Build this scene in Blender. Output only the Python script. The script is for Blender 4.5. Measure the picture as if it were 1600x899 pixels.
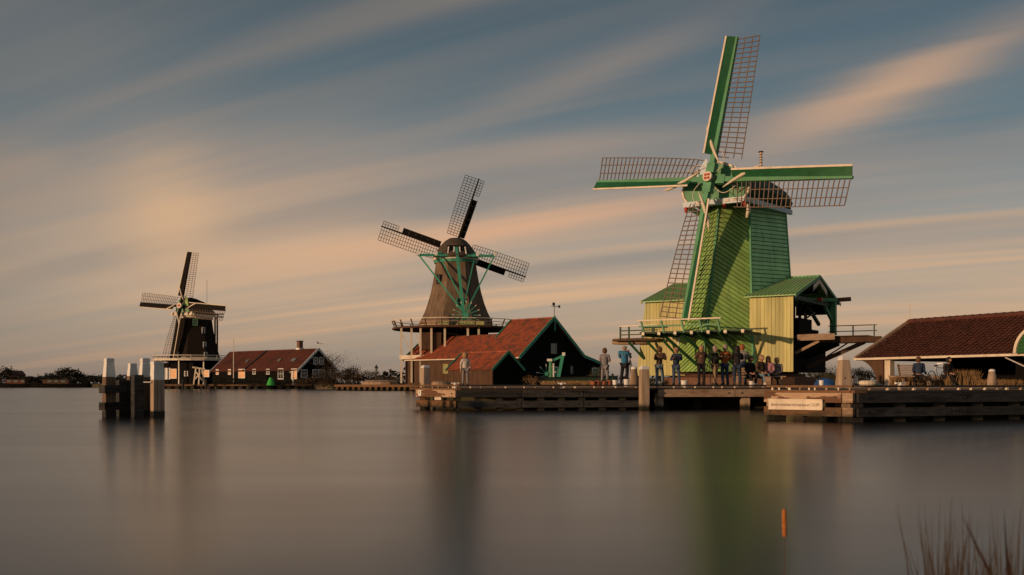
import bpy, bmesh, math, random
from mathutils import Vector as V, Matrix
random.seed(7)
R = math.radians
sc = bpy.context.scene
for o in list(bpy.data.objects): bpy.data.objects.remove(o)

# ------------------------------------------------------------------ camera
FX, CAMH, HZ = 1556.0, 0.95, 599.0          # focal length in photo pixels, eye height (m), horizon row
cam = bpy.data.cameras.new('camera'); co = bpy.data.objects.new('camera', cam)
sc.collection.objects.link(co); sc.camera = co
co.location = (0, 0, CAMH); co.rotation_euler = (R(90), 0, 0)
cam.sensor_width = 36; cam.lens = 36 * FX / 1600
cam.shift_y = (HZ - 449.5) / 1600
cam.clip_start = 0.1; cam.clip_end = 20000
cam.dof.use_dof = True; cam.dof.focus_distance = 55; cam.dof.aperture_fstop = 4.0

# ------------------------------------------------------------------ sun, sky, exposure
SUN = V((-.80, -.585, .115)).normalized()
sl = bpy.data.lights.new('sun', 'SUN'); so = bpy.data.objects.new('sun', sl)
sc.collection.objects.link(so)
so.rotation_euler = SUN.to_track_quat('Z', 'Y').to_euler(); so.location = (-60, -30, 40)
sl.energy = 3.1; sl.angle = R(.9); sl.color = (1, .60, .33)
sc.view_settings.view_transform = 'Standard'; sc.view_settings.look = 'None'
sc.view_settings.exposure = 0; sc.view_settings.gamma = 1
try:
    sc.cycles.use_denoising = True; sc.cycles.max_bounces = 6; sc.cycles.sample_clamp_indirect = 4
    sc.cycles.use_adaptive_sampling = False
except Exception: pass

class NT:
    """small node-tree writer"""
    def __init__(s, nt): s.nt = nt; s.n = nt.nodes; s.l = nt.links
    def new(s, t, **kw):
        n = s.n.new(t)
        for k, v in kw.items(): setattr(n, k, v)
        return n
    def link(s, a, b): s.l.new(a, b)
    def put(s, sock, v):
        if hasattr(v, 'is_output'): s.l.new(v, sock)
        else: sock.default_value = v
    def math(s, op, a, b=0.0, c=None, clamp=False):
        n = s.new('ShaderNodeMath', operation=op, use_clamp=clamp)
        s.put(n.inputs[0], a); s.put(n.inputs[1], b)
        if c is not None: s.put(n.inputs[2], c)
        return n.outputs[0]
    def vm(s, op, a, b=None):
        n = s.new('ShaderNodeVectorMath', operation=op); s.put(n.inputs[0], a)
        if b is not None: s.put(n.inputs[1], b)
        return n.outputs[0]
    def mix(s, f, a, b, mode='MIX'):
        n = s.new('ShaderNodeMix', data_type='RGBA', blend_type=mode)
        s.put(n.inputs[0], f); s.put(n.inputs[6], a); s.put(n.inputs[7], b)
        return n.outputs[2]
    def ramp(s, f, stops, interp='LINEAR'):
        n = s.new('ShaderNodeValToRGB'); cr = n.color_ramp; cr.interpolation = interp
        while len(cr.elements) < len(stops): cr.elements.new(.5)
        for e, (p, c) in zip(cr.elements, stops):
            e.position = p; e.color = (*c, 1) if len(c) == 3 else c
        s.put(n.inputs[0], f); return n.outputs[0]
    def noise(s, vec, scale, detail=4, rough=.55, dist=0.0):
        n = s.new('ShaderNodeTexNoise'); s.put(n.inputs['Vector'], vec)
        n.inputs['Scale'].default_value = scale; n.inputs['Detail'].default_value = detail
        n.inputs['Roughness'].default_value = rough; n.inputs['Distortion'].default_value = dist
        return n.outputs[0]
    def smooth(s, x, a, b):
        n = s.new('ShaderNodeMapRange', interpolation_type='SMOOTHSTEP'); s.put(n.inputs[0], x)
        n.inputs[1].default_value = a; n.inputs[2].default_value = b
        return n.outputs[0]

def build_world():
    w = bpy.data.worlds.new('World'); sc.world = w; w.use_nodes = True
    t = NT(w.node_tree); t.n.clear()
    out = t.new('ShaderNodeOutputWorld'); bg = t.new('ShaderNodeBackground')
    t.link(bg.outputs[0], out.inputs[0]); bg.inputs[1].default_value = .1
    sky = t.new('ShaderNodeTexSky'); sky.sky_type = 'NISHITA'; sky.sun_disc = False
    sky.sun_elevation = math.asin(SUN.z); sky.sun_rotation = math.atan2(SUN.x, SUN.y)
    sky.dust_density = 2.0; sky.ozone_density = 2.0
    tc = t.new('ShaderNodeTexCoord'); d = tc.outputs['Generated']
    sx = t.new('ShaderNodeSeparateXYZ'); t.link(d, sx.inputs[0])
    x, y, z = sx.outputs
    zc = t.math('MAXIMUM', z, 0.0)
    # thin high veil over the whole sky: cooler and darker overhead, dusty warm at the horizon
    veil = t.ramp(t.math('MULTIPLY', zc, 2.0), [(0, (2.6, 2.15, 1.9)), (.06, (4.0, 3.15, 2.5)), (.17, (5.0, 3.8, 2.85)), (.28, (3.3, 3.2, 2.9)),
        (.40, (1.95, 2.3, 2.42)), (.54, (1.15, 1.58, 1.76)), (.70, (.76, 1.10, 1.29)), (1, (.68, 1.0, 1.2))])
    # evening glow gathers round the sunlit side, left of the view
    az = t.math('ARCTAN2', x, y)
    base = t.mix(.78, sky.outputs[0], veil)
    # streaked cloud sheet: a plane high above, dragged along one wind direction
    den = t.math('ADD', zc, .10)
    px, py = t.math('DIVIDE', x, den), t.math('DIVIDE', y, den)
    ca, sa = math.cos(R(-61)), math.sin(R(-61))
    al = t.math('ADD', t.math('MULTIPLY', px, sa), t.math('MULTIPLY', py, ca))
    ac = t.math('SUBTRACT', t.math('MULTIPLY', px, ca), t.math('MULTIPLY', py, sa))
    def lay(fa, fc, off):
        c = t.new('ShaderNodeCombineXYZ')
        t.put(c.inputs[0], t.math('MULTIPLY', al, fa)); t.put(c.inputs[1], t.math('MULTIPLY', ac, fc)); c.inputs[2].default_value = off
        return c.outputs[0]
    n1 = t.noise(lay(.13, 1.05, 3.1), 1.0, 3, .5, .3)
    n2 = t.noise(lay(.20, 3.4, 8.7), 1.0, 3, .5, .25)
    n3 = t.noise(lay(.32, .55, 14.2), 1.0, 2, .5, .3)
    f1 = t.smooth(n1, .42, .68); f2 = t.smooth(n2, .36, .70); f3 = t.smooth(n3, .40, .68)
    cl = t.math('MULTIPLY', f1, t.math('ADD', t.math('MULTIPLY', f2, .7), .45), clamp=True)
    n4 = t.noise(lay(.45, 6.5, 31.0), 1.0, 3, .55, .3)
    cl = t.math('MAXIMUM', cl, t.math('MULTIPLY', f3, .5))
    cl = t.math('ADD', cl, t.math('MULTIPLY', t.math('SUBTRACT', n4, .47), .45), clamp=True)
    # warm light reaches the sheet low down, less overhead
    warm = t.ramp(t.math('MULTIPLY', zc, 2.0), [(0, (3.2, 2.3, 1.7)), (.15, (7.2, 4.4, 2.5)), (.40, (6.4, 3.9, 2.25)), (.58, (3.6, 2.65, 1.95)), (1, (1.9, 1.75, 1.55))])
    col = t.mix(t.math('MULTIPLY', cl, .80), base, warm)
    # blue-grey gaps between the streaks
    gap = t.smooth(t.noise(lay(.14, 1.5, 21.0), 1.0, 2, .5, .2), .52, .70)
    col = t.mix(t.math('MULTIPLY', gap, t.math('MULTIPLY', t.smooth(zc, .04, .15), .5)), col, (1.35, 1.85, 2.1, 1))
    # single banks that can be told apart: (azimuth deg, elevation deg, length, thickness, slope deg, strength)
    for a0, e0, ln, th, slp, k, c in ((-1.0, 8.6, 12, .7, 9, .60, (8.0, 4.3, 2.35)), (20.5, 15.4, 7.0, 1.1, 17, .66, (6.9, 4.1, 2.4)), (-19.0, 9.2, 3.0, 3.0, 0, .55, (7.6, 4.7, 2.5)),
                                   (4.0, 17.0, 9, .9, 17, .34, (4.2, 3.0, 2.2)), (-12.5, 7.2, 8.0, 2.6, 6, .45, (7.8, 4.6, 2.5)), (2.5, 13.2, 5.5, .8, 6, .30, (5.0, 3.4, 2.4)),
                                   (26.5, 13.8, 5.0, .9, 8, .50, (1.0, 1.7, 2.1)), (17.0, 9.6, 6.0, .9, 4, .30, (1.6, 2.0, 2.2)), (-3.5, 9.9, 3.6, .6, 8, .45, (1.9, 2.15, 2.2)), (21, 7.6, 8.0, .7, 3, .34, (5.4, 3.8, 2.7)), (-9, 13.5, 6, 1.4, 6, .25, (3.8, 3.0, 2.4)),
                                   (-31, 9, 6.5, 9, 0, .45, (1.3, 1.35, 1.35))):
        da = t.math('SUBTRACT', t.math('MULTIPLY', az, 57.2958), a0)
        el = t.math('SUBTRACT', t.math('MULTIPLY', t.math('ARCSINE', z), 57.2958), e0)
        wob = t.math('MULTIPLY', t.math('SUBTRACT', n2, .5), 3.0 * min(th, 1.4))
        cs, sn = math.cos(R(slp)), math.sin(R(slp))
        u = t.math('ADD', t.math('MULTIPLY', da, cs / ln), t.math('MULTIPLY', el, sn / ln))
        v = t.math('ADD', t.math('MULTIPLY', t.math('ADD', el, wob), cs / th), t.math('MULTIPLY', da, -sn / th))
        g = t.math('EXPONENT', t.math('MULTIPLY', t.math('ADD', t.math('MULTIPLY', u, u), t.math('MULTIPLY', v, v)), -1.0))
        col = t.mix(t.math('MULTIPLY', g, k, clamp=True), col, (*c, 1))
    t.link(col, bg.inputs[0])
build_world()

# ------------------------------------------------------------------ helpers
COL = sc.collection
def W(px, py, d): return V(((px - 800) / FX * d, d, CAMH + (HZ - py) / FX * d))
class Frame:
    """a place on the ground with a heading, and points read off in its own axes"""
    def __init__(s, px, d, phi):
        s.o = V(((px - 800) / FX * d, d, 0)); s.phi = R(phi)
        s.X = V((math.cos(s.phi), math.sin(s.phi), 0)); s.Y = V((-math.sin(s.phi), math.cos(s.phi), 0))
    def aty(s, px, py, y):
        k = (px - 800) / FX; b = s.o + y * s.Y
        x = (k * b.y - b.x) / (s.X.x - k * s.X.y); d = b.y + x * s.X.y
        return V((x, y, CAMH + (HZ - py) / FX * d))
    def atx(s, px, py, x):
        k = (px - 800) / FX; b = s.o + x * s.X
        y = (k * b.y - b.x) / (s.Y.x - k * s.Y.y); d = b.y + y * s.Y.y
        return V((x, y, CAMH + (HZ - py) / FX * d))
    def w(s, x, y, z): return s.o + s.X * x + s.Y * y + V((0, 0, z))

MATS = {}
def mat(name, col, rough=.75, var=.25, scale=1.5, stretch=(1, 1, 1), bump=.15, rand=0.0, stain=None, stain_scale=.5, stain_lim=(.5, .7), metal=0.0, emit=None, spec=.3, coord='pos', wet=False, streak=None):
    if name in MATS: return MATS[name]
    m = bpy.data.materials.new(name); m.use_nodes = True; t = NT(m.node_tree)
    b = t.n['Principled BSDF']
    if coord == 'pos':
        p = t.new('ShaderNodeNewGeometry').outputs['Position']
    else: p = t.new('ShaderNodeTexCoord').outputs['Object']
    mp = t.new('ShaderNodeMapping'); t.link(p, mp.inputs[0]); mp.inputs['Scale'].default_value = stretch
    n = t.noise(mp.outputs[0], scale, 5, .6)
    lo = [c * (1 - var) for c in col]; hi = [min(1, c * (1 + var)) for c in col]
    c = t.ramp(n, [(.25, lo), (.75, hi)])
    if stain:
        s2 = t.noise(mp.outputs[0], stain_scale, 4, .6)
        c = t.mix(t.smooth(s2, *stain_lim), c, (*stain, 1))
    if streak:
        m3 = t.new('ShaderNodeMapping'); t.link(p, m3.inputs[0]); m3.inputs['Scale'].default_value = (2.6, 2.6, .16)
        c = t.mix(t.math('MULTIPLY', t.smooth(t.noise(m3.outputs[0], 1.0, 5, .65), .50, .72), .6), c, (*streak, 1))
    if wet:
        sz = t.new('ShaderNodeSeparateXYZ'); t.link(p, sz.inputs[0])
        hz = t.math('ADD', sz.outputs[2], t.math('MULTIPLY', t.math('SUBTRACT', n, .5), .25))
        c = t.mix(t.smooth(hz, .08, .26), (.020, .021, .012, 1), c)
    if rand:
        oi = t.new('ShaderNodeObjectInfo')
        k = t.math('ADD', t.math('MULTIPLY', oi.outputs['Random'], 2 * rand), 1 - rand)
        cc = t.new('ShaderNodeCombineColor')
        for i in range(3): t.link(k, cc.inputs[i])
        c = t.mix(1.0, c, cc.outputs[0], 'MULTIPLY')
    t.link(c, b.inputs['Base Color'])
    b.inputs['Roughness'].default_value = rough; b.inputs['Metallic'].default_value = metal
    b.inputs['Specular IOR Level'].default_value = spec
    if bump:
        bp = t.new('ShaderNodeBump'); bp.inputs['Strength'].default_value = bump; bp.inputs['Distance'].default_value = .03
        t.link(n, bp.inputs['Height']); t.link(bp.outputs[0], b.inputs['Normal'])
    if emit:
        b.inputs['Emission Color'].default_value = (*emit[:3], 1); b.inputs['Emission Strength'].default_value = emit[3]
    MATS[name] = m; return m

class MB:
    def __init__(s): s.v = []; s.f = []; s.m = []
    def add(s, vs, fs, mi=0):
        k = len(s.v); s.v += [tuple(p) for p in vs]; s.f += [tuple(i + k for i in f) for f in fs]; s.m += [mi] * len(fs); return s
    def box(s, c, size, rz=0, mi=0):
        c = V(c); h = V(size) / 2; Q = Matrix.Rotation(rz, 3, 'Z')
        vs = [c + Q @ V((h.x * i, h.y * j, h.z * k)) for k in (-1, 1) for j in (-1, 1) for i in (-1, 1)]
        return s.add(vs, [(0, 2, 3, 1), (4, 5, 7, 6), (0, 1, 5, 4), (2, 6, 7, 3), (0, 4, 6, 2), (1, 3, 7, 5)], mi)
    def beam(s, p0, p1, w, h, up=(0, 0, 1), w1=None, h1=None, mi=0):
        p0, p1 = V(p0), V(p1); e = (p1 - p0).normalized(); u = V(up); u = u - e * u.dot(e)
        if u.length < 1e-5: u = V((1, 0, 0)) - e * e.x
        u.normalize(); r = e.cross(u); w1 = w if w1 is None else w1; h1 = h if h1 is None else h1
        vs = []
        for p, a, b in ((p0, w, h), (p1, w1, h1)):
            for i, j in ((-1, -1), (1, -1), (1, 1), (-1, 1)): vs.append(p + r * (i * a / 2) + u * (j * b / 2))
        return s.add(vs, [(0, 3, 2, 1), (4, 5, 6, 7), (0, 1, 5, 4), (1, 2, 6, 5), (2, 3, 7, 6), (3, 0, 4, 7)], mi)
    def path(s, pts, rad, n=7, mi=0, cap=True):
        pts = [V(p) for p in pts]; rad = rad if isinstance(rad, (list, tuple)) else [rad] * len(pts)
        vs = []; fs = []; ref = None
        for i, p in enumerate(pts):
            e = (pts[min(i + 1, len(pts) - 1)] - pts[max(i - 1, 0)]).normalized()
            if ref is None: ref = V((0, 0, 1)) if abs(e.z) < .9 else V((1, 0, 0))
            a = (ref - e * ref.dot(e)).normalized(); b = e.cross(a); ref = a
            vs += [p + a * (rad[i] * math.cos(k * math.tau / n)) + b * (rad[i] * math.sin(k * math.tau / n)) for k in range(n)]
        for i in range(len(pts) - 1):
            for k in range(n):
                k2 = (k + 1) % n; fs.append((i * n + k, i * n + k2, (i + 1) * n + k2, (i + 1) * n + k))
        if cap: fs.append(tuple(range(n))[::-1]); fs.append(tuple((len(pts) - 1) * n + k for k in range(n)))
        return s.add(vs, fs, mi)
    def slab(s, pts, t, nrm=None, mi=0):
        pts = [V(p) for p in pts]
        if nrm is None:
            nrm = V((0, 0, 0))
            for i in range(1, len(pts) - 1): nrm += (pts[i] - pts[0]).cross(pts[i + 1] - pts[0])
        nrm = V(nrm).normalized() * t; n = len(pts)
        fs = [tuple(range(n))[::-1], tuple(range(n, 2 * n))] + [(i, (i + 1) % n, n + (i + 1) % n, n + i) for i in range(n)]
        return s.add(pts + [p + nrm for p in pts], fs, mi)
    def lathe(s, prof, c=(0, 0, 0), n=16, ph=0.0, mi=0, sx=1, sy=1):
        c = V(c); vs = []; fs = []
        for r, z in prof: vs += [c + V((r * sx * math.cos(ph + k * math.tau / n), r * sy * math.sin(ph + k * math.tau / n), z)) for k in range(n)]
        for i in range(len(prof) - 1):
            for k in range(n): k2 = (k + 1) % n; fs.append((i * n + k, i * n + k2, (i + 1) * n + k2, (i + 1) * n + k))
        fs.append(tuple(range(n))[::-1]); fs.append(tuple((len(prof) - 1) * n + k for k in range(n)))
        return s.add(vs, fs, mi)
    def loft(s, rings, mi=0, closed=True):
        n = len(rings[0]); vs = [V(p) for r in rings for p in r]; fs = []
        for i in range(len(rings) - 1):
            for k in range(n if closed else n - 1): k2 = (k + 1) % n; fs.append((i * n + k, i * n + k2, (i + 1) * n + k2, (i + 1) * n + k))
        if closed: fs.append(tuple(range(n))[::-1]); fs.append(tuple((len(rings) - 1) * n + k for k in range(n)))
        return s.add(vs, fs, mi)
    def ball(s, c, r, sc_=(1, 1, 1), n=8, mi=0):
        prof = [(max(.001, math.sin(i * math.pi / n) * r), -math.cos(i * math.pi / n) * r * sc_[2]) for i in range(n + 1)]
        return s.lathe(prof, c, n + 2, 0, mi, sc_[0], sc_[1])
    def build(s, name, m, parent=None, smooth=False, kind=None, label=None):
        me = bpy.data.meshes.new(name); me.from_pydata(s.v, [], s.f); me.update()
        bm = bmesh.new(); bm.from_mesh(me); bmesh.ops.recalc_face_normals(bm, faces=bm.faces); bm.to_mesh(me); bm.free()
        for q in (m if isinstance(m, (list, tuple)) else [m]): me.materials.append(q)
        if len(s.m) == len(me.polygons): me.polygons.foreach_set('material_index', s.m)
        if smooth:
            me.polygons.foreach_set('use_smooth', [True] * len(me.polygons))
        o = bpy.data.objects.new(name, me); COL.objects.link(o)
        if parent: o.parent = parent
        if kind: o['kind'] = kind
        if label: o['label'] = label
        return o
def tag(o, label, cat, group=None, kind=None):
    o['label'] = label; o['category'] = cat
    if group: o['group'] = group
    if kind: o['kind'] = kind
    return o
def thing(name, label, cat, loc=(0, 0, 0), rz=0.0, group=None):
    o = bpy.data.objects.new(name, None); COL.objects.link(o); o.empty_display_size = .3
    o.location = loc; o.rotation_euler = (0, 0, rz); return tag(o, label, cat, group)
def struct(o): o['kind'] = 'structure'; return o
UNIT = {}
def piece(name, m, parent, p0, p1, w, h, up=(0, 0, 1)):
    """one board or bar: alike pieces share one mesh"""
    if m.name not in UNIT:
        o = MB().box((0, 0, 0), (1, 1, 1)).build(name, m); UNIT[m.name] = o.data; bpy.data.objects.remove(o)
    p0, p1 = V(p0), V(p1); L = (p1 - p0).length; e = (p1 - p0) / L; u = V(up); u = (u - e * u.dot(e)).normalized(); r = u.cross(e)
    o = bpy.data.objects.new(name, UNIT[m.name]); COL.objects.link(o); o.parent = parent
    M = Matrix((( r.x * w, e.x * L, u.x * h, 0), (r.y * w, e.y * L, u.y * h, 0), (r.z * w, e.z * L, u.z * h, 0), (0, 0, 0, 1)))
    M.translation = (p0 + p1) / 2; o.matrix_basis = M; return o
def lerp(a, b, t): return a + (b - a) * t
def clip(poly, o, n):
    """keep the part of a polygon on the side of a plane that n points to"""
    out = []
    for i, p in enumerate(poly):
        q = poly[(i + 1) % len(poly)]; a, b = (p - o).dot(n), (q - o).dot(n)
        if a >= 0: out.append(p)
        if (a >= 0) != (b >= 0): out.append(p + (q - p) * (a / (a - b)))
    return out
def clad(parent, poly, along, step, m, name='plank', gap=.045, t0=.012, t1=.05, jit=.006):
    """weatherboards over a flat wall: every board its own piece, its lower edge standing proud"""
    poly = [V(p) for p in poly]; nrm = (poly[1] - poly[0]).cross(poly[2] - poly[0]).normalized()
    a = V(along); a = (a - nrm * a.dot(nrm)).normalized(); acr = nrm.cross(a)
    if acr.z < 0: acr = -acr
    ds = [p.dot(acr) for p in poly]; s = min(ds); n = 0
    while s < max(ds):
        o = poly[0] + acr * (s - poly[0].dot(acr))
        q = clip(clip(poly, o, acr), o + acr * (step - gap), -acr)
        if len(q) > 2:
            j = random.uniform(-jit, jit)
            f = lambda p: lerp(t1, t0, (p.dot(acr) - s) / step) + j
            k = len(q); mb = MB()
            mb.add([p - nrm * .01 for p in q] + [p + nrm * f(p) for p in q],
                   [tuple(range(k))[::-1], tuple(range(k, 2 * k))] + [(i, (i + 1) % k, k + (i + 1) % k, k + i) for i in range(k)])
            mb.build(name, m, parent); n += 1
        s += step
    return n
def leaves(mb, c, rad, n, size, lump=7, mi=0):
    """leaf clumps spread through a crown: many small faces in lumps with gaps between"""
    c = V(c); cs = []
    for _ in range(lump):
        while True:
            p = V((random.uniform(-1, 1), random.uniform(-1, 1), random.uniform(-1, 1)))
            if p.length < 1: break
        cs.append((p * .8, random.uniform(.25, .5)))
    for _ in range(n):
        p0, r = random.choice(cs)
        q = p0 + V((random.gauss(0, .55), random.gauss(0, .55), random.gauss(0, .55))) * r
        q = c + V((q.x * rad[0], q.y * rad[1], q.z * rad[2]))
        a = V((random.gauss(0, 1), random.gauss(0, 1), random.gauss(0, 1))).normalized() * size * random.uniform(.5, 1.2)
        b = a.cross(V((random.gauss(0, 1), random.gauss(0, 1), random.gauss(0, 1)))).normalized() * size * random.uniform(.35, .7)
        mb.add([q - a, q - b * .8, q + a, q + b], [(0, 1, 2, 3)], mi)
    return mb

# ------------------------------------------------------------------ materials
G_ = {}
M_board = mat('deep_green_boards', (.013, .095, .036), .5, .25, 1.2, bump=.08, stain=(.02, .12, .045), stain_scale=.4)
M_strut = mat('dark_green_struts', (.02, .085, .03), .6, .25)  # the struts' own dark green
M_green = mat('green_paint', (.085, .27, .14), .55, .25, 1.2, bump=.08, rand=.12, stain=(.08, .24, .09), stain_scale=.35)
M_clad = mat('weatherboard_green', (.25, .43, .115), .6, .22, 1.4, (1, 1, .4), bump=.12, rand=.14, stain=(.30, .41, .14), stain_scale=.3, streak=(.13, .22, .075))
M_cladl = mat('weatherboard_green_side', (.34, .66, .33), .6, .22, 1.4, (1, 1, .4), bump=.12, rand=.14, stain=(.32, .55, .28), stain_scale=.3, streak=(.20, .42, .21))  # side boards' colour lifted to make up for weak skylight on the flank
M_roofg = mat('green_roof_sheet', (.27, .46, .18), .5, .3, 1.0, (1, 1, .3), bump=.1, stain=(.30, .40, .19), stain_scale=.5)
M_gapshade = mat('gap_shade_core', (.012, .016, .012), .8, .3)  # near-black core paints in the shade between the lapped boards
M_yel = mat('pale_green_boards', (.50, .47, .20), .65, .2, 2.2, (1, 1, .12), bump=.12, rand=.12, stain=(.36, .36, .15), stain_scale=.7, streak=(.30, .27, .13))
M_cream = mat('cream_paint', (.66, .58, .46), .55, .15, 2, bump=.06, streak=(.45, .38, .29))
M_white = mat('white_paint', (.72, .72, .70), .55, .15, 3, bump=.08, stain=(.48, .46, .42), stain_scale=1.6, stain_lim=(.55, .75), streak=(.40, .37, .32))
M_bluew = mat('pale_blue_paint', (.48, .58, .66), .5, .12, 2, bump=.05)
M_red = mat('red_paint', (.40, .05, .03), .5, .2)
M_lat = mat('sail_bar_wood', (.165, .122, .095), .7, .25, 4, bump=.1)
M_latd = mat('dark_sail_bar_wood', (.014, .012, .010), .8, .3, 4, spec=.08)
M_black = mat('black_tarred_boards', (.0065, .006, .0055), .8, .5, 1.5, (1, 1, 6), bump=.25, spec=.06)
M_dkgreen = mat('dark_green_boards', (.016, .050, .028), .6, .3, 1.5, (1, 1, 3), bump=.2)
M_thatch = mat('thatch', (.155, .11, .074), .95, .5, 2.2, (1, 1, .2), bump=.9, stain=(.12, .09, .065), stain_scale=.5, streak=(.085, .065, .05))
M_thatchd = mat('dark_thatch', (.022, .017, .014), .95, .35, 3, (1, 1, .3), bump=.6, spec=.05)
M_thcap = mat('cap_thatch', (.075, .055, .040), .95, .4, 3, (1, 1, .4), bump=.6)
M_teal = mat('teal_green_paint', (.045, .28, .19), .5, .2, 2, bump=.05)
M_tile = mat('red_pantile', (.31, .083, .040), .75, .3, 2.5, bump=.25, stain=(.17, .065, .04), stain_scale=1.3, stain_lim=(.46, .62))
M_tile2 = mat('dull_red_pantile', (.105, .033, .02), .8, .3, 2, bump=.25, stain=(.06, .022, .016), stain_scale=.5)
M_tile3 = mat('brown_red_tile', (.085, .029, .019), .85, .35, 2.5, bump=.3, rand=.1, stain=(.05, .022, .016), stain_scale=.6)
M_dkwood = mat('dark_brown_boards', (.075, .040, .022), .8, .35, 2.5, (1, 1, .25), bump=.3, rand=.15)
M_wood = mat('bleached_timber', (.34, .24, .165), .8, .3, 4, (1, 1, 4), bump=.35, stain=(.20, .13, .08), stain_scale=1.1, rand=.1, wet=True)
M_woodb = mat('wet_brown_timber', (.15, .075, .032), .7, .35, 4, (1, 1, 4), bump=.35, stain=(.07, .04, .02), stain_scale=1.2, rand=.1, wet=True)
M_woodk = mat('tarred_timber', (.030, .031, .032), .7, .6, 3, (1, 1, 5), bump=.5, stain=(.010, .010, .010), stain_scale=1.1, rand=.25, spec=.2)
M_patch = mat('peeling_timber', (.42, .29, .19), .8, .2, 4, (1, 1, 4), bump=.35, stain=(.13, .065, .035), stain_scale=.85, stain_lim=(.50, .53), wet=True)
M_pile = mat('weathered_pile', (.15, .10, .065), .85, .4, 5, (1, 1, .18), bump=.6, stain=(.05, .035, .025), stain_scale=1.6, rand=.12, wet=True)
M_piled = mat('waterlogged_pile', (.018, .017, .012), .5, .3, 4, bump=.3)
M_post = mat('grey_post_timber', (.38, .29, .21), .85, .3, 5, (1, 1, .18), bump=.5, stain=(.20, .14, .09), stain_scale=1.4, rand=.1, wet=True)
M_glass = mat('window_glass', (.02, .025, .03), .06, .1, 1, bump=0, spec=.6)
M_sunglow = mat('sunset_glow_glass', (.5, .25, .10), .15, .3, 2, bump=0, emit=(1.0, .42, .14, .32), spec=.6)  # orange base and emission stand in for the sunset mirrored in the panes
M_pane = mat('pale_window_pane', (.14, .19, .18), .15, .2, 1, bump=0, spec=.6)
M_metal = mat('galvanised_metal', (.55, .53, .5), .4, .15, 3, bump=.03, metal=.6)
M_iron = mat('dark_iron', (.03, .03, .03), .5, .3, 3, metal=.3)
M_brick = mat('brick_base', (.16, .085, .055), .85, .35, 5, (1, 1, 3), bump=.4)
M_leaf = mat('autumn_bush_leaf', (.060, .042, .022), .8, .6, .6, bump=0, rand=.25)
M_leafd = mat('dark_tree_leaf', (.012, .013, .008), .85, .5, .4, bump=0, rand=.3)
M_leafo = mat('olive_leaf', (.060, .060, .030), .8, .55, .7, bump=0, rand=.2)
M_bark = mat('bark', (.05, .038, .028), .9, .4, 4, bump=.5)
M_dry = mat('dry_grass', (.26, .16, .07), .85, .5, 2.0, bump=0)
M_reedd = mat('dark_reed_leaf', (.10, .05, .02), .8, .4, 6, bump=0)
M_reed = mat('brown_reed', (.55, .30, .13), .8, .5, 6, bump=0, rand=.3)
M_pot = mat('terracotta', (.34, .12, .06), .8, .2)
M_blue = mat('blue_tarp', (.02, .075, .24), .45, .3, 5, bump=.5)

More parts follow.
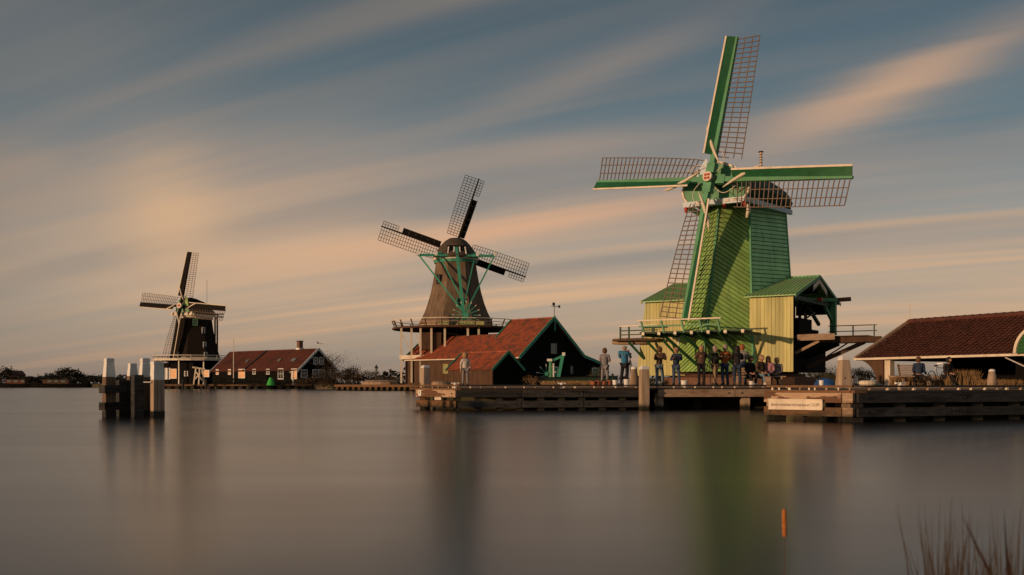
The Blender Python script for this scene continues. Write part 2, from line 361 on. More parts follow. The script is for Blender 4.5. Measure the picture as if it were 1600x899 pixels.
# ------------------------------------------------------------------ water, land
def build_setting():
    m = bpy.data.materials.new('river_water'); m.use_nodes = True; t = NT(m.node_tree); b = t.n['Principled BSDF']
    p = t.new('ShaderNodeNewGeometry').outputs['Position']
    mp = t.new('ShaderNodeMapping'); t.link(p, mp.inputs[0]); mp.inputs['Scale'].default_value = (.05, .22, 1)
    n = t.noise(mp.outputs[0], 1.0, 4, .6)
    b.inputs['Base Color'].default_value = (.017, .0165, .016, 1); b.inputs['IOR'].default_value = 1.33
    t.link(t.math('ADD', t.math('MULTIPLY', n, .12), .14), b.inputs['Roughness'])
    m2 = t.new('ShaderNodeMapping'); t.link(p, m2.inputs[0]); m2.inputs['Scale'].default_value = (.35, 1.3, 1)
    n2 = t.noise(m2.outputs[0], 1.0, 3, .5)
    bp = t.new('ShaderNodeBump'); bp.inputs['Strength'].default_value = .05; bp.inputs['Distance'].default_value = .05
    t.link(n2, bp.inputs['Height']); t.link(bp.outputs[0], b.inputs['Normal'])
    mb = MB(); ys = [-60, 4, 20, 60, 150, 400, 1500, 6000]; xs = [-6000, -800, -100, 0, 100, 800, 6000]
    vs = [V((x, y, 0)) for y in ys for x in xs]; k = len(xs)
    mb.add(vs, [(j * k + i, j * k + i + 1, (j + 1) * k + i + 1, (j + 1) * k + i) for j in range(len(ys) - 1) for i in range(k - 1)])
    struct(mb.build('water', m))
    M_land = mat('grassy_land', (.060, .055, .028), .95, .5, .6, bump=.3, stain=(.11, .085, .055), stain_scale=.12)
    coast = [(-3.0, 40.2), (-6.5, 70), (-11.0, 123), (-22.6, 128), (-25.0, 150), (-33, 165), (-63, 167), (-67, 205), (-110, 222), (-220, 228), (-700, 300), (-3000, 2500), (-3000, 9000),
             (6000, 9000), (6000, 60), (60, 52), (25, 33.5), (16, 29.5), (12, 31), (10.6, 38.6)]
    mb = MB(); mb.slab([V((x, y, -1.5)) for x, y in coast], 2.28, (0, 0, 1)); struct(mb.build('land', M_land))
    M_pave = mat('quay_paving', (.15, .11, .08), .85, .3, 3, bump=.2)
    mb = MB(); mb.slab([V((x, y, .784)) for x, y in [(-2.8, 40.6), (-4.4, 56), (12, 58), (24, 56), (24, 36), (15.5, 31.5), (11.5, 34), (10.8, 39.4)]], .03, (0, 0, 1)); struct(mb.build('pavement', M_pave))
    # timber sheet piling along the quay under the brown mill
    th = thing('quay_wall', 'low brown timber quay wall in front of the brown mill', 'quay wall')
    a, c = V((-22.7, 127.8, 0)), V((-11.2, 122.8, 0)); dr = (c - a).normalized()
    MB().beam(a + V((0, 0, .62)), c + V((0, 0, .62)), .5, .28).build('capping_beam', M_woodb, th)
    for i in range(15): q = a + dr * (i * .83 + .3); piece('pile', M_woodb, th, q + V((0, -.05, -.6)), q + V((0, -.05, .5)), .3, .3, (0, 1, 0))
    a, c = V((-62.8, 166.7, 0)), V((-33.2, 164.7, 0)); dr = (c - a).normalized()
    th = thing('quay_wall', 'far timber quay edge below the long black house', 'quay wall')
    MB().beam(a + V((0, 0, .62)), c + V((0, 0, .62)), .5, .3).build('capping_beam', M_woodb, th)
    for i in range(22): q = a + dr * (i * 1.35 + .3); piece('pile', M_woodk, th, q + V((0, -.05, -.6)), q + V((0, -.05, .5)), .3, .3, (0, 1, 0))
    # the bank the photographer stands on
    mb = MB(); mb.slab([V((x, y, -1.2)) for x, y in [(-60, -2.2), (-2, -1.5), (.8, .6), (1.25, 2.6), (2.2, 3.4), (4.0, 3.9), (9, 4.6), (60, 5), (60, -60), (-60, -60)]], 1.25, (0, 0, 1)); struct(mb.build('near_bank', M_land))
    # far wood on the horizon
    mb = MB()
    for i in range(90):
        x = -900 + i * 24 + random.uniform(-8, 8); leaves(mb, (x, 820 + random.uniform(-30, 30), 4), (17, 9, random.uniform(4, 8)), 60, 2.6, 5)
    o = mb.build('far_wood', M_leafd, kind='stuff'); o['label'] = 'far dark wood along the horizon'
build_setting()
exec_later = []

# ------------------------------------------------------------------ windmill sails
def sails(parent, hub, iota, alpha, RR, o, yaw=0.0):
    hub = V(hub); io = R(iota); Q = Matrix.Rotation(R(yaw), 3, 'Z')
    n = Q @ V((0, -math.cos(io), math.sin(io))); U = Q @ V((0, math.sin(io), math.cos(io))); X = Q @ V((1, 0, 0))
    for k in range(4):
        th = R(alpha + 90 * k); e = X * math.sin(th) + U * math.cos(th); t = X * math.cos(th) - U * math.sin(th)
        h = hub + n * (.18 if k % 2 == 0 else -.2)
        st = MB().beam(h - e * .4, h + e * RR, .40 * o['s'], .42 * o['s'], n, .17 * o['s'], .22 * o['s']).build('sail', o['stock'], parent)
        wl = o['wl']; r0 = o['r0'] * RR; nb = o['bars']; mb = MB(); tips = []
        for i in range(nb):
            f = i / (nb - 1); r = lerp(r0, RR * .985, f); ps = R(lerp(24, -5, f ** .7))
            dr = (t * math.cos(ps) - n * math.sin(ps)); b0 = h + e * r - n * .02; w_ = wl * (.55 if (i == 0 and o.get('taper')) else 1)
            mb.beam(b0 - dr * (.1 if not (o.get('lead') and f > o['lead']) else o['lw']), b0 + dr * w_, o['bt'], o['bt'], n)
            tips.append((b0, dr))
        for fr in o['laths']:
            for i in range(nb - 1):
                (a, da), (b, db) = tips[i], tips[i + 1]
                mb.beam(a + da * wl * fr - n * .03, b + db * wl * fr - n * .03, o['bt'] * .9, o['bt'] * .8, n)
        if o.get('lead'):
            for fr in (.5, 1.0):
                for i in range(int(nb * o['lead']) + 1, nb - 1):
                    (a, da), (b, db) = tips[i], tips[i + 1]; mb.beam(a - da * o['lw'] * fr, b - db * o['lw'] * fr, o['bt'] * .9, o['bt'] * .8, n)
        mb.build('sail_lattice', o['bar'], st, kind='stuff')
        # wind boards on the leading edge, tilted forward
        b0, b1 = o['br']; bw = o['bw']; mb = MB(); ed = MB(); sg = 6; prev = None
        for i in range(sg):
            f0, f1 = i / sg, (i + 1) / sg
            def pt(f, s):
                ps = R(lerp(*o.get('tilt', (22, 6)), f)); return h + e * lerp(b0, b1, f) * RR - (t * math.cos(ps) - n * math.sin(ps)) * s + n * .05
            g = .0004
            mb.slab([pt(f0 + g, .07), pt(f1 - g, .07), pt(f1 - g, .16 + bw), pt(f0 + g, .16 + bw)], .04, n)
            if o.get('edge'): ed.beam(pt(f0, .16 + bw + .06), pt(f1, .16 + bw + .06), .13, .07, n)
        mb.build('wind_board', o['board'], st)
        if o.get('edge'): ed.build('edge_batten', o['edge'], st)
        if o.get('roll'):
            pts = [h + e * RR * lerp(.37, .10, f) + t * lerp(-.78, .55, f ** 1.3) * 1.1 + n * (.30 - .1 * f) for f in [i / 8 for i in range(9)]]
            MB().path(pts, [.03, .10, .12, .13, .13, .12, .10, .07, .03], 7).build('rolled_sailcloth', o['roll'], st, True)
            pts = [h + e * RR * lerp(.20, .04, f) + t * (.5 + .5 * math.sin(f * 3)) + n * .25 for f in [i / 8 for i in range(9)]]
            MB().path(pts, .025, 5).build('rope', o['roll'], st, True)
    return n, U, X

# ------------------------------------------------------------------ the green saw mill
def green_mill():
    F = Frame(1152, 74, -33)
    T = thing('green_windmill', 'large bright green windmill with boarded wings and open saw floor, right of centre', 'windmill', F.o, F.phi)
    zb, zt = 1.75, 13.7
    def sec(z):
        f = (z - zb) / (zt - zb)
        w = lerp(2.95, 1.68, f); tip = V((0, lerp(-6.75, -3.55, f), z)); yf = lerp(-4.95, -2.1, f)
        w2, y2, w3, y3 = lerp(4.25, 2.9, f), lerp(.5, 2.2, f), lerp(2.6, 1.5, f), lerp(5.2, 4.9, f)
        return [tip, V((w, yf, z)), V((w2, y2, z)), V((w3, y3, z)), V((-w3, y3, z)), V((-w2, y2, z)), V((-w, yf, z))]
    B, Tp = sec(zb), sec(zt)
    cB = [p * .985 + V((0, 0, .02)) for p in B]; cT = [p * .985 for p in Tp]
    for a in (cB, cT):
        for p, q in zip(a, (B if a is cB else Tp)): p.z = q.z
    core = MB().loft([cB, cT]).build('body', M_gapshade, T)
    tip, rf, rr, rl, lf = 0, 1, 2, 5, 6
    clad(core, [B[tip], B[rf], Tp[rf], Tp[tip]], (.86, .5 * .55, -.56), .285, M_clad)
    clad(core, [B[lf], B[tip], Tp[tip], Tp[lf]], (.86, -.3, .56), .285, M_clad)
    clad(core, [B[rf], B[rr], Tp[rr], Tp[rf]], (0, 1, 0), .30, M_cladl)
    clad(core, [B[2], B[3], Tp[3], Tp[2]], (0, 1, 0), .60, M_cladl); clad(core, [B[rl], B[lf], Tp[lf], Tp[rl]], (0, 1, 0), .60, M_cladl)
    for i, m in ((tip, M_green), (rf, M_green), (rr, M_green), (lf, M_cream)):
        q = (Tp[i] - B[i]); MB().beam(B[i] * 1.006, Tp[i] * 1.006, .13, .13, (0, 1, 0)).build('corner_board', m, T)
    # brick ring foundation and the timber ring it turns on
    MB().lathe([(5.6, .6), (5.6, 1.35), (5.3, 1.4)], (0, 0, 0), 28).build('brick_base', M_brick, T)
    MB().lathe([(4.9, 1.40), (4.9, 1.62), (4.4, 1.64)], (0, 0, 0), 28).build('turning_ring', M_dkwood, T)
    MB().box((0, .6, 1.69), (5.6, 11, .12)).build('ring_beam', M_dkwood, T)
    # cap: clapboarded rounded hood
    rings = []; 
    def prof(w, zr, z0, y):
        P = [(1.0, 0), (1.2, .18), (1.26, .34), (1.18, .50), (1.0, .64), (.74, .80), (.40, .92), (0.03, 1.0)]; out = []
        for i, (a, b) in enumerate(P):
            out.append(V((a * w, y, z0 + b * (zr - z0))))
            if i < len(P) - 1: a2, b2 = P[i + 1]; out.append(V((a2 * w + .07 * (1 if i < 6 else 0), y, z0 + b2 * (zr - z0) - .03)))
        return out + [V((-p.x, p.y, p.z)) for p in reversed(out)]
    for y, w, zr, z0 in ((-4.1, 1.85, 16.45, 13.75), (-1.2, 2.2, 16.6, 13.75), (2.0, 2.5, 16.6, 13.8), (3.9, 2.3, 16.3, 13.8), (5.2, 1.5, 15.7, 13.9)): rings.append(prof(w, zr, z0, y))
    MB().loft(rings).build('cap', M_dkgreen, T)
    fr = prof(1.98, 16.6, 13.72, -4.12); f0 = prof(1.92, 16.5, 13.76, -4.2)
    MB().slab([p + V((0, -.02, 0)) for p in f0], .1, (0, -1, 0)).build('cap_front', M_green, T)
    mb = MB()
    hl = fr[:len(fr) // 2][::2]; fr = hl + [V((-p.x, p.y, p.z)) for p in reversed(hl)]
    for i in range(len(fr)): mb.beam(fr[i] + V((0, -.14, 0)), fr[(i + 1) % len(fr)] + V((0, -.14, 0)), .13, .3, (0, 1, 0))
    mb.build('cap_rim', M_cream, T)
    MB().slab([(-.2, -4.5, 16.0), (-1.75, -4.5, 15.3), (-.6, -4.5, 16.9)], .05, (0, -1, 0)).build('storm_board', M_bluew, T)
    MB().beam((-2.3, -4.5, 13.70), (2.25, -4.5, 13.70), .36, .38).build('front_beam', M_bluew, T)
    mb = MB()
    for x in (-1.2, -.6, .5, 1.0, 1.5): mb.box((x, -4.7, 13.72), (.3, .08, .16))
    mb.build('wedge', M_cream, T, kind='stuff')
    MB().beam((2.25, -4.6, 13.72), (3.2, 2.7, 13.72), .2, .34).build('side_beam', M_bluew, T)
    MB().beam((-2.25, -4.6, 13.72), (-3.2, 2.7, 13.72), .2, .34).build('side_beam', M_bluew, T)
    mb = MB()
    for x, y in ((-2.1, -4.55), (2.2, -4.6), (.7, -4.5)): mb.path([(x, y, 13.52), (x * 1.02, y - .05, 13.32), (x, y - .02, 13.15)], [.15, .13, .08], 8)
    mb.build('cap_brace', M_red, T, True, kind='stuff')
    MB().path([(2.25, -3.9, 13.6), (2.3, -4.0, 13.1), (2.15, -3.95, 12.5)], [.12, .16, .1], 8).build('hanging_post', M_cream, T, True)
    vp = F.aty(1189, 238, .6); vx, vz = vp.x, vp.z
    MB().path([(vx, .6, 15.6), (vx, .6, vz)], .085, 8).build('vent_pipe', M_cream, T, True)
    for q in range(5): MB().path([(vx, .6, vz - .15 - q * .2), (vx, .6, vz - .22 - q * .2)], .12, 8).build('vent_ring', M_red if q in (0, 4) else M_lat, T, True)
    MB().lathe([(.2, 0), (.17, .06)], (vx, .6, vz), 10).build('vent_cap', M_iron, T)
    # sails and poll end
    hub = V((.18, -5.55, 15.15)); io = 9
    n, U, X = sails(T, hub, io, 7, 10.12, dict(s=1, stock=M_green, bar=M_lat, board=M_board, edge=M_cream, roll=M_cream, wl=1.85, r0=.155, bars=25, bt=.058, laths=(.36, .70, 1.0), br=(.16, 1.0), bw=.52, taper=True, tilt=(42, 24)), -8)
    MB().path([hub - n * 1.9, hub + n * .45], .38, 12).build('windshaft', M_dkgreen, T, True)
    pe = MB().path([hub + n * .28, hub + n * .62], .35, 16).build('poll_end', M_cream, T)
    for k in range(4):
        a = R(45 + 90 * k); c = hub + n * .64 + (X * math.cos(a) + U * math.sin(a)) * .17
        MB().path([c - n * .03, c + n * .03], .10, 8).build('painted_quarter', M_red, pe)
    for k in range(4):
        a = R(7 + 90 * k); e = X * math.sin(a) + U * math.cos(a); h = hub + n * (.18 if k % 2 == 0 else -.2)
        MB().beam(h + e * .35, h + e * 1.05, .62, .5, n).build('stock_wedge', M_green, T)
    # right and left saw wings
    for sd in (1, -1):
        m = M_yel; x1 = 5.5 * sd; xo = 5.8 * sd
        wall = thing_part('wing_wall', T)
        if sd > 0: pl = [(2.5, 1.78), (5.5, 1.72), (5.5, 6.95), (2.5, 6.95)]
        else: pl = [(-6.1, 1.5), (-2.3, 1.5), (-2.3, 7.0), (-5.35, 7.0)]
        MB().slab([V((a, -4.32, b)) for a, b in pl], .08, (0, 1, 0)).build('backing', M_dkwood, wall)
        poly = [V((a, -4.34, b)) for a, b in pl]
        vclad(wall, poly, .262, M_yel)
        if sd < 0:
            pl2 = [V((-5.35, -4.3, 7.0)), V((-5.35, 6.2, 7.0)), V((-6.1, 6.2, 1.5)), V((-6.1, -4.3, 1.5))]
            MB().slab(pl2, .08, (-1, 0, 0)).build('end_wall', M_yel, T)
            xo = -5.6
        if sd > 0: MB().beam((x1, -4.36, 1.75), (x1, -4.36, 6.95), .1, .1, (0, 1, 0)).build('corner_post', M_yel, T)
        # roof of ribbed green sheet; the ridge runs across the mill
        ye, yr_, yb, ze, zr = -4.75, 1.05, 6.5, 6.86, 8.60; xi = 2.25 * sd
        for nm, ya, za, yb_, zb_ in (('roof_slope', ye, ze, yr_, zr), ('roof_slope', yb, 6.95, yr_, zr)):
            rf_ = MB().slab([V((xi, ya, za)), V((xo, ya, za)), V((xo, yb_, zb_)), V((xi, yb_, zb_))], .07, (0, 0, 1)).build(nm, M_roofg, T)
            k = 13
            for i in range(k + 1):
                x = lerp(xi, xo - .04 * sd, i / k); piece('batten', M_roofg, rf_, (x, ya, za + .09), (x, yb_, zb_ + .09), .06, .05)
        MB().beam((xi, yr_, zr + .1), (xo, yr_, zr + .1), .2, .12).build('ridge_board', M_green, T)
        for ya, za in ((ye, ze), (yb, 6.95)):
            MB().beam((xo + .03 * sd, ya, za), (xo + .03 * sd, yr_, zr + .02), .06, .2).build('barge_board', M_green if sd > 0 else M_cream, T)
        if sd > 0:
            # wavy white valance under the gable
            for y0, z0, y1, z1 in ((yr_, zr - .1, yr_ + 1.9, zr - .85), (yr_, zr - .1, yr_ - 1.5, zr - .7)):
                k = 10; up = []; lo = []
                for i in range(k * 2 + 1):
                    f = i / (2 * k); y, z = lerp(y0, y1, f), lerp(z0, z1, f); up.append(V((xo - .05, y, z))); lo.append(V((xo - .05, y, z - .34 - .10 * math.cos(f * k * math.pi))))
                MB().slab(up + lo[::-1], .04, (1, 0, 0)).build('gable_valance', M_cream, T)
            # dark inside: rear wall, loft, machinery
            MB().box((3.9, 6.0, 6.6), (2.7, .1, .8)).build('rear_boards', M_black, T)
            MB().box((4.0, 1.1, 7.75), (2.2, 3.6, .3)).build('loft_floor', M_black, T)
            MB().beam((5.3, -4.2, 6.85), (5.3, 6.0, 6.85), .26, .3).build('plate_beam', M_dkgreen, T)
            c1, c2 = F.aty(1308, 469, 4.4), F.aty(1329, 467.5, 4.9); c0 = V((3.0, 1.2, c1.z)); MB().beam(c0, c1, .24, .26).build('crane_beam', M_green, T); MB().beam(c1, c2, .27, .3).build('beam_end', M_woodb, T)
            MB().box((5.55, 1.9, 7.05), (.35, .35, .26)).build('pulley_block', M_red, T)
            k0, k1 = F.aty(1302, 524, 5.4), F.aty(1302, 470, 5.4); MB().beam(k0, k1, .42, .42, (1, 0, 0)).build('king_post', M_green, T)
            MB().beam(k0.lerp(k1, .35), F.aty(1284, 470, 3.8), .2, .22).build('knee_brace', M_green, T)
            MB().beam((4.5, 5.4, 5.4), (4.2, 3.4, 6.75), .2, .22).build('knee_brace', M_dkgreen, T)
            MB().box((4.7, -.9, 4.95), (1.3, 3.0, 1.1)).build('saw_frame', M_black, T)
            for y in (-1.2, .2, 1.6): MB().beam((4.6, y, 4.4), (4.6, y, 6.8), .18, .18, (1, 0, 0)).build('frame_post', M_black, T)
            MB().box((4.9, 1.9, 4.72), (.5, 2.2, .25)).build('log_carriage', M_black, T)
            MB().path([(4.9, .6, 5.6), (4.9, 2.9, 6.2)], .07, 6).build('saw_lever', M_iron, T)
        # saw floor, joists, log runway
        zf = 4.12
        x0, x1_ = (2.2 * sd, (9.6 if sd > 0 else 7.6) * sd)
        if sd > 0:
            MB().box((4.2, 1.0, zf), (2.6, 9.8, .2)).build('saw_floor', M_dkwood, T)
            a_, b_ = F.aty(1246, 528, -3.9), F.aty(1304, 526, -3.2); MB().beam(a_, b_, .42, .42).build('pale_log', M_wood, T)
            MB().beam((4.6, .6, 4.0), (10.1, .8, 4.02), .46, .40).build('runway_beam', M_dkwood, T)
            MB().beam((4.6, 3.6, 4.05), (9.4, 3.8, 4.07), .4, .36).build('runway_beam', M_dkwood, T)
            for i in range(11): piece('deck_plank', M_dkwood, T, (5.3 + i * .38, .3, 4.27), (5.3 + i * .38, 4.1, 4.29), .33, .06)
            MB().beam((9.0, .75, 3.85), (5.0, .5, 2.05), .26, .28).build('runway_strut', M_dkwood, T)
            MB().beam((7.2, .7, 3.85), (4.4, .3, 2.6), .24, .5).build('runway_strut', M_black, T)
            MB().beam((7.0, -3.4, 3.8), (5.4, -3.5, 3.0), .16, .18).build('runway_strut', M_wood, T)
            MB().path([(7.6, 2.0, 3.9), (5.4, 1.6, 2.4)], .05, 6).build('iron_stay', M_iron, T)
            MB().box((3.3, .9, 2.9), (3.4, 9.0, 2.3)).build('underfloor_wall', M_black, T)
            for zz in (4.78, 5.2): MB().beam((5.6, 3.95, zz), (9.1, 3.95, zz), .05, .06).build('hand_rail', M_dkgreen, T)
            for xx in (5.9, 7.4, 8.9): MB().beam((xx, 3.95, 4.25), (xx, 3.95, 5.2), .08, .08, (1, 0, 0)).build('rail_post', M_dkgreen, T)
        else:
            MB().box((-5.8, -4.9, zf), (3.6, 1.0, .14)).build('side_stage', M_dkwood, T)
            MB().path([(-8.0, -4.5, 4.05), (-7.2, -4.5, 4.04), (-5.2, -4.5, 4.02)], [.22, .27, .25], 9).build('log', M_wood, T, True)
            for x in (-7.0, -6.3, -5.2, -4.3):
                MB().beam((x, -5.3, 4.1), (x, -5.3, 5.12), .1, .1, (1, 0, 0)).build('rail_post', M_dkgreen, T)
            MB().beam((-7.1, -5.3, 5.14), (-4.0, -5.3, 5.14), .14, .09).build('hand_rail', M_cream, T)
            for zz in (4.5, 4.8): MB().beam((-7.05, -5.3, zz), (-4.0, -5.3, zz), .05, .08).build('rail_bar', M_dkgreen, T)
            for x in (-6.4, -4.9, -3.6): MB().beam((x, -5.2, 4.0), (x + .9, -4.42, 2.75), .13, .16).build('stage_strut', M_strut, T)
    # front stage before the prow
    zs = 4.36
    MB().slab([V((-3.7, -8.9, zs)), V((4.2, -8.6, zs)), V((2.7, -4.9, zs)), V((0, -6.2, zs)), V((-2.9, -5.0, zs)), V((-3.9, -6.0, zs))], .12, (0, 0, 1)).build('front_stage', M_dkgreen, T)
    for i in range(7):
        x = -3.4 + i * 1.18
        MB().beam((x, -8.95, zs - .1), (x, -5.6, zs - .1), .14, .2).build('joist', M_dkgreen, T)
        MB().box((x, -8.98, zs - .02), (.2, .08, .2)).build('joist_end', M_cream, T)
    for x in (-3.5, -2.0, -.55, .75, 2.0):
        MB().beam((x + .1, -8.8, zs), (x - .12, -8.85, 5.2), .1, .12, (0, 1, 0)).build('rail_post', M_green, T)
    MB().beam((-3.9, -8.88, 5.25), (2.1, -8.72, 5.25), .16, .09).build('hand_rail', M_cream, T)
    MB().beam((-3.8, -8.85, 4.85), (2.05, -8.72, 4.85), .06, .1).build('rail_bar', M_green, T)
    for x, xx in ((-2.2, -.5), (-.9, .9), (.4, 1.9), (1.9, 2.6)):
        MB().beam((x, -8.6, zs), (xx, -6.4 + abs(xx) * .55, 2.1), .15, .18).build('stage_strut', M_strut, T)
    return F, T
def thing_part(name, parent):
    o = bpy.data.objects.new(name, None); COL.objects.link(o); o.parent = parent; o.empty_display_size = .2; return o
def vclad(parent, poly, step, m, name='plank', gap=.018, t=.035):
    """upright boards over a wall facing -y"""
    xs = [p.x for p in poly]; s = min(xs); y = poly[0].y
    while s < max(xs):
        q = clip(clip([V(p) for p in poly], V((s, y, 0)), V((1, 0, 0))), V((s + step - gap, y, 0)), V((-1, 0, 0)))
        if len(q) > 2: MB().slab(q, t + random.uniform(-.006, .006), (0, -1, 0)).build(name, m, parent)
        s += step
green_mill()

# ------------------------------------------------------------------ houses
def tiled_slope(mb, a, b, c, d, wave=.24, course=.33, amp=.04):
    """pantiles from eave a-b up to ridge d-c: waves along the eave, stepped courses"""
    a, b, c, d = V(a), V(b), V(c), V(d); L = (b - a).length; S = (d - a).length; nrm = (b - a).cross(d - a).normalized()
    if nrm.z < 0: nrm = -nrm
    nx = max(4, int(L / wave * 2)); ny = max(2, int(S / course))
    def P(u, v, o): 
        q = a + (b - a) * u; r = d + (c - d) * u; return q + (r - q) * v + nrm * (o - .06 * math.sin(math.pi * v) * (.6 + .4 * math.sin(u * 7 + L)))
    for j in range(ny):
        v0, v1 = j / ny, (j + 1) / ny; vs = []; sag = random.uniform(-.01, .01)
        for v, o in ((v0, .07), (v1, .015)):
            for i in range(nx + 1): vs.append(P(i / nx, v, o + sag + amp * (1 if i % 2 else 0)))
        for i in range(nx + 1): vs.append(P(i / nx, v0, 0))
        k = nx + 1; mb.add(vs, [(i, i + 1, k + i + 1, k + i) for i in range(nx)] + [(2 * k + i, 2 * k + i + 1, i + 1, i) for i in range(nx)])
    return mb
def window(T, c, w, h, ax, nrm, frame, glass, bars=(1, 2), name='window'):
    """frame, glass and glazing bars on a wall; ax runs along the wall, nrm out of it"""
    c, ax, nrm = V(c), V(ax).normalized(), V(nrm).normalized(); z = V((0, 0, 1)); mb = MB(); t = .11
    for s in (-1, 1):
        mb.beam(c + ax * (s * w / 2) - z * (h / 2 + .05), c + ax * (s * w / 2) + z * (h / 2 + .05), t, .12, nrm)
        mb.beam(c + z * (s * h / 2) - ax * (w / 2 - t / 2), c + z * (s * h / 2) + ax * (w / 2 - t / 2), .12, t, z)
    for i in range(1, bars[0] + 1):
        x = -w / 2 + w * i / (bars[0] + 1); mb.beam(c + ax * x - z * h / 2, c + ax * x + z * h / 2, .05, .06, nrm)
    for i in range(1, bars[1] + 1):
        y = -h / 2 + h * i / (bars[1] + 1); mb.beam(c + z * y - ax * w / 2, c + z * y + ax * w / 2, .06, .05, z)
    o = mb.build(name, frame, T)
    MB().slab([c + ax * (i * w / 2) + z * (j * h / 2) - nrm * .02 for i, j in ((-1, -1), (1, -1), (1, 1), (-1, 1))], .02, nrm).build('pane', glass, o)
    return o

def kat_barn():
    F = Frame(862, 114, 46); T = thing('barn', 'black boarded barn with red tiled roof and green trim below the brown mill', 'barn', F.o, F.phi)
    h, ze, zr, LA, LB = 5.35, 4.1, 8.35, 6.4, 19.6; z0 = .7
    # body with lean-to on the right, gable at y=0
    g = [(-h, z0), (8.3, z0), (9.3, z0), (9.3, 3.15), (h, ze), (0, zr - .1), (-h, ze)]
    MB().slab([V((x, 0, z)) for x, z in g], LA, (0, 1, 0)).build('wall', M_black, T)
    MB().slab([V((x, LA + .01, z)) for x, z in [(-h, z0), (-1.5, z0), (-1.5, 6.8), (-h, ze)]], LB - LA, (0, 1, 0)).build('side_wall', M_dkwood, T)
    mb = MB(); k = 16
    for i in range(k):
        z = .9 + i * .46
        xl = -h if z < ze else -h * (zr - .25 - z) / (zr - ze); xr = 9.2 if z < 3.0 else (9.2 - (z - 3.05) / .95 * 3.9 if z < ze else h * (zr - .25 - z) / (zr - ze))
        if xr - xl > .6: mb.box(((xl + xr) / 2, -.025, z), (xr - xl, .05, .43))
    mb.build('gable_boards', M_black, T, kind='stuff')
    r = MB(); tiled_slope(r, (-h - .35, -.35, ze - .28), (-h - .35, LA, ze - .28), (0, LA, zr), (0, -.35, zr)); r.build('roof', M_tile, T)
    r = MB(); tiled_slope(r, (-h - .35, LA, ze - .28), (-h - .35, LB, ze - .28), (-2.0, LB, zr - 2.0 * .83), (-2.0, LA, zr - 2.0 * .83)); r.build('lower_roof', M_tile, T)
    r = MB(); tiled_slope(r, (h + .05, -.35, ze - .04), (h + .05, LA, ze - .04), (0, LA, zr), (0, -.35, zr)); tiled_slope(r, (9.6, -.35, 3.05), (9.6, LA, 3.05), (h, LA, ze + .02), (h, -.35, ze + .02)); r.build('rear_roof', M_tile, T)
    MB().beam((0, -.4, zr + .1), (0, LA, zr + .1), .3, .16).build('ridge_tiles', M_tile, T)
    for a, b in (((-h - .4, ze - .3), (0, zr + .08)), ((0, zr + .08), (h, ze + .02)), ((h, ze + .02), (9.65, 3.05))):
        MB().beam((a[0], -.42, a[1]), (b[0], -.42, b[1]), .10, .34, (0, 0, 1)).build('barge_board', M_teal, T)
    MB().beam((0, LA + .03, zr + .1), (-2.6, LA + .03, zr - 2.1), .1, .26).build('barge_board', M_teal, T)
    MB().beam((-h - .35, LB + .05, ze - .28), (-2.0, LB + .05, zr - 1.66), .1, .34).build('barge_board', M_teal, T)
    MB().beam((-h - .42, -.35, ze - .34), (-h - .42, LB, ze - .34), .14, .12).build('gutter', M_cream, T)
    for y in (.4, 7.5): MB().path([(-h - .3, y, ze - .4), (-h - .1, y, z0)], .06, 6).build('down_pipe', M_cream, T)
    MB().beam((0, -.5, 6.9), (0, -.5, zr + .3), .12, .1, (0, 1, 0)).build('gable_post', M_teal, T)
    MB().path([(0, -.4, zr), (0, -.4, 10.0)], .035, 6).build('vane_pole', M_iron, T)
    v = MB(); v.box((.15, -.4, 9.72), (1.3, .03, .06)); v.box((.85, -.4, 9.75), (.3, .04, .3)); v.box((-.1, -.4, 9.98), (.4, .04, .35)); v.build('weather_vane', M_iron, T, kind='stuff')
    p = F.aty(865, 545, -.05); window(T, (p.x, -.06, p.z), .9, 1.05, (1, 0, 0), (0, -1, 0), M_pane, M_pane, (0, 0))
    p = F.aty(893, 578, -.05); window(T, (p.x, -.06, p.z), .5, .9, (1, 0, 0), (0, -1, 0), M_dkgreen, M_pane, (0, 0), 'shutter')
    for px, w_, hh in ((864, 1.5, 1.8), (930, 1.15, 1.75)):
        p = F.aty(px, 598, -.05); o = window(T, (p.x, -.07, .75 + hh / 2 + .25), w_, hh, (1, 0, 0), (0, -1, 0), M_white, M_teal, (0, 0), 'door')
    return F
FB = kat_barn()

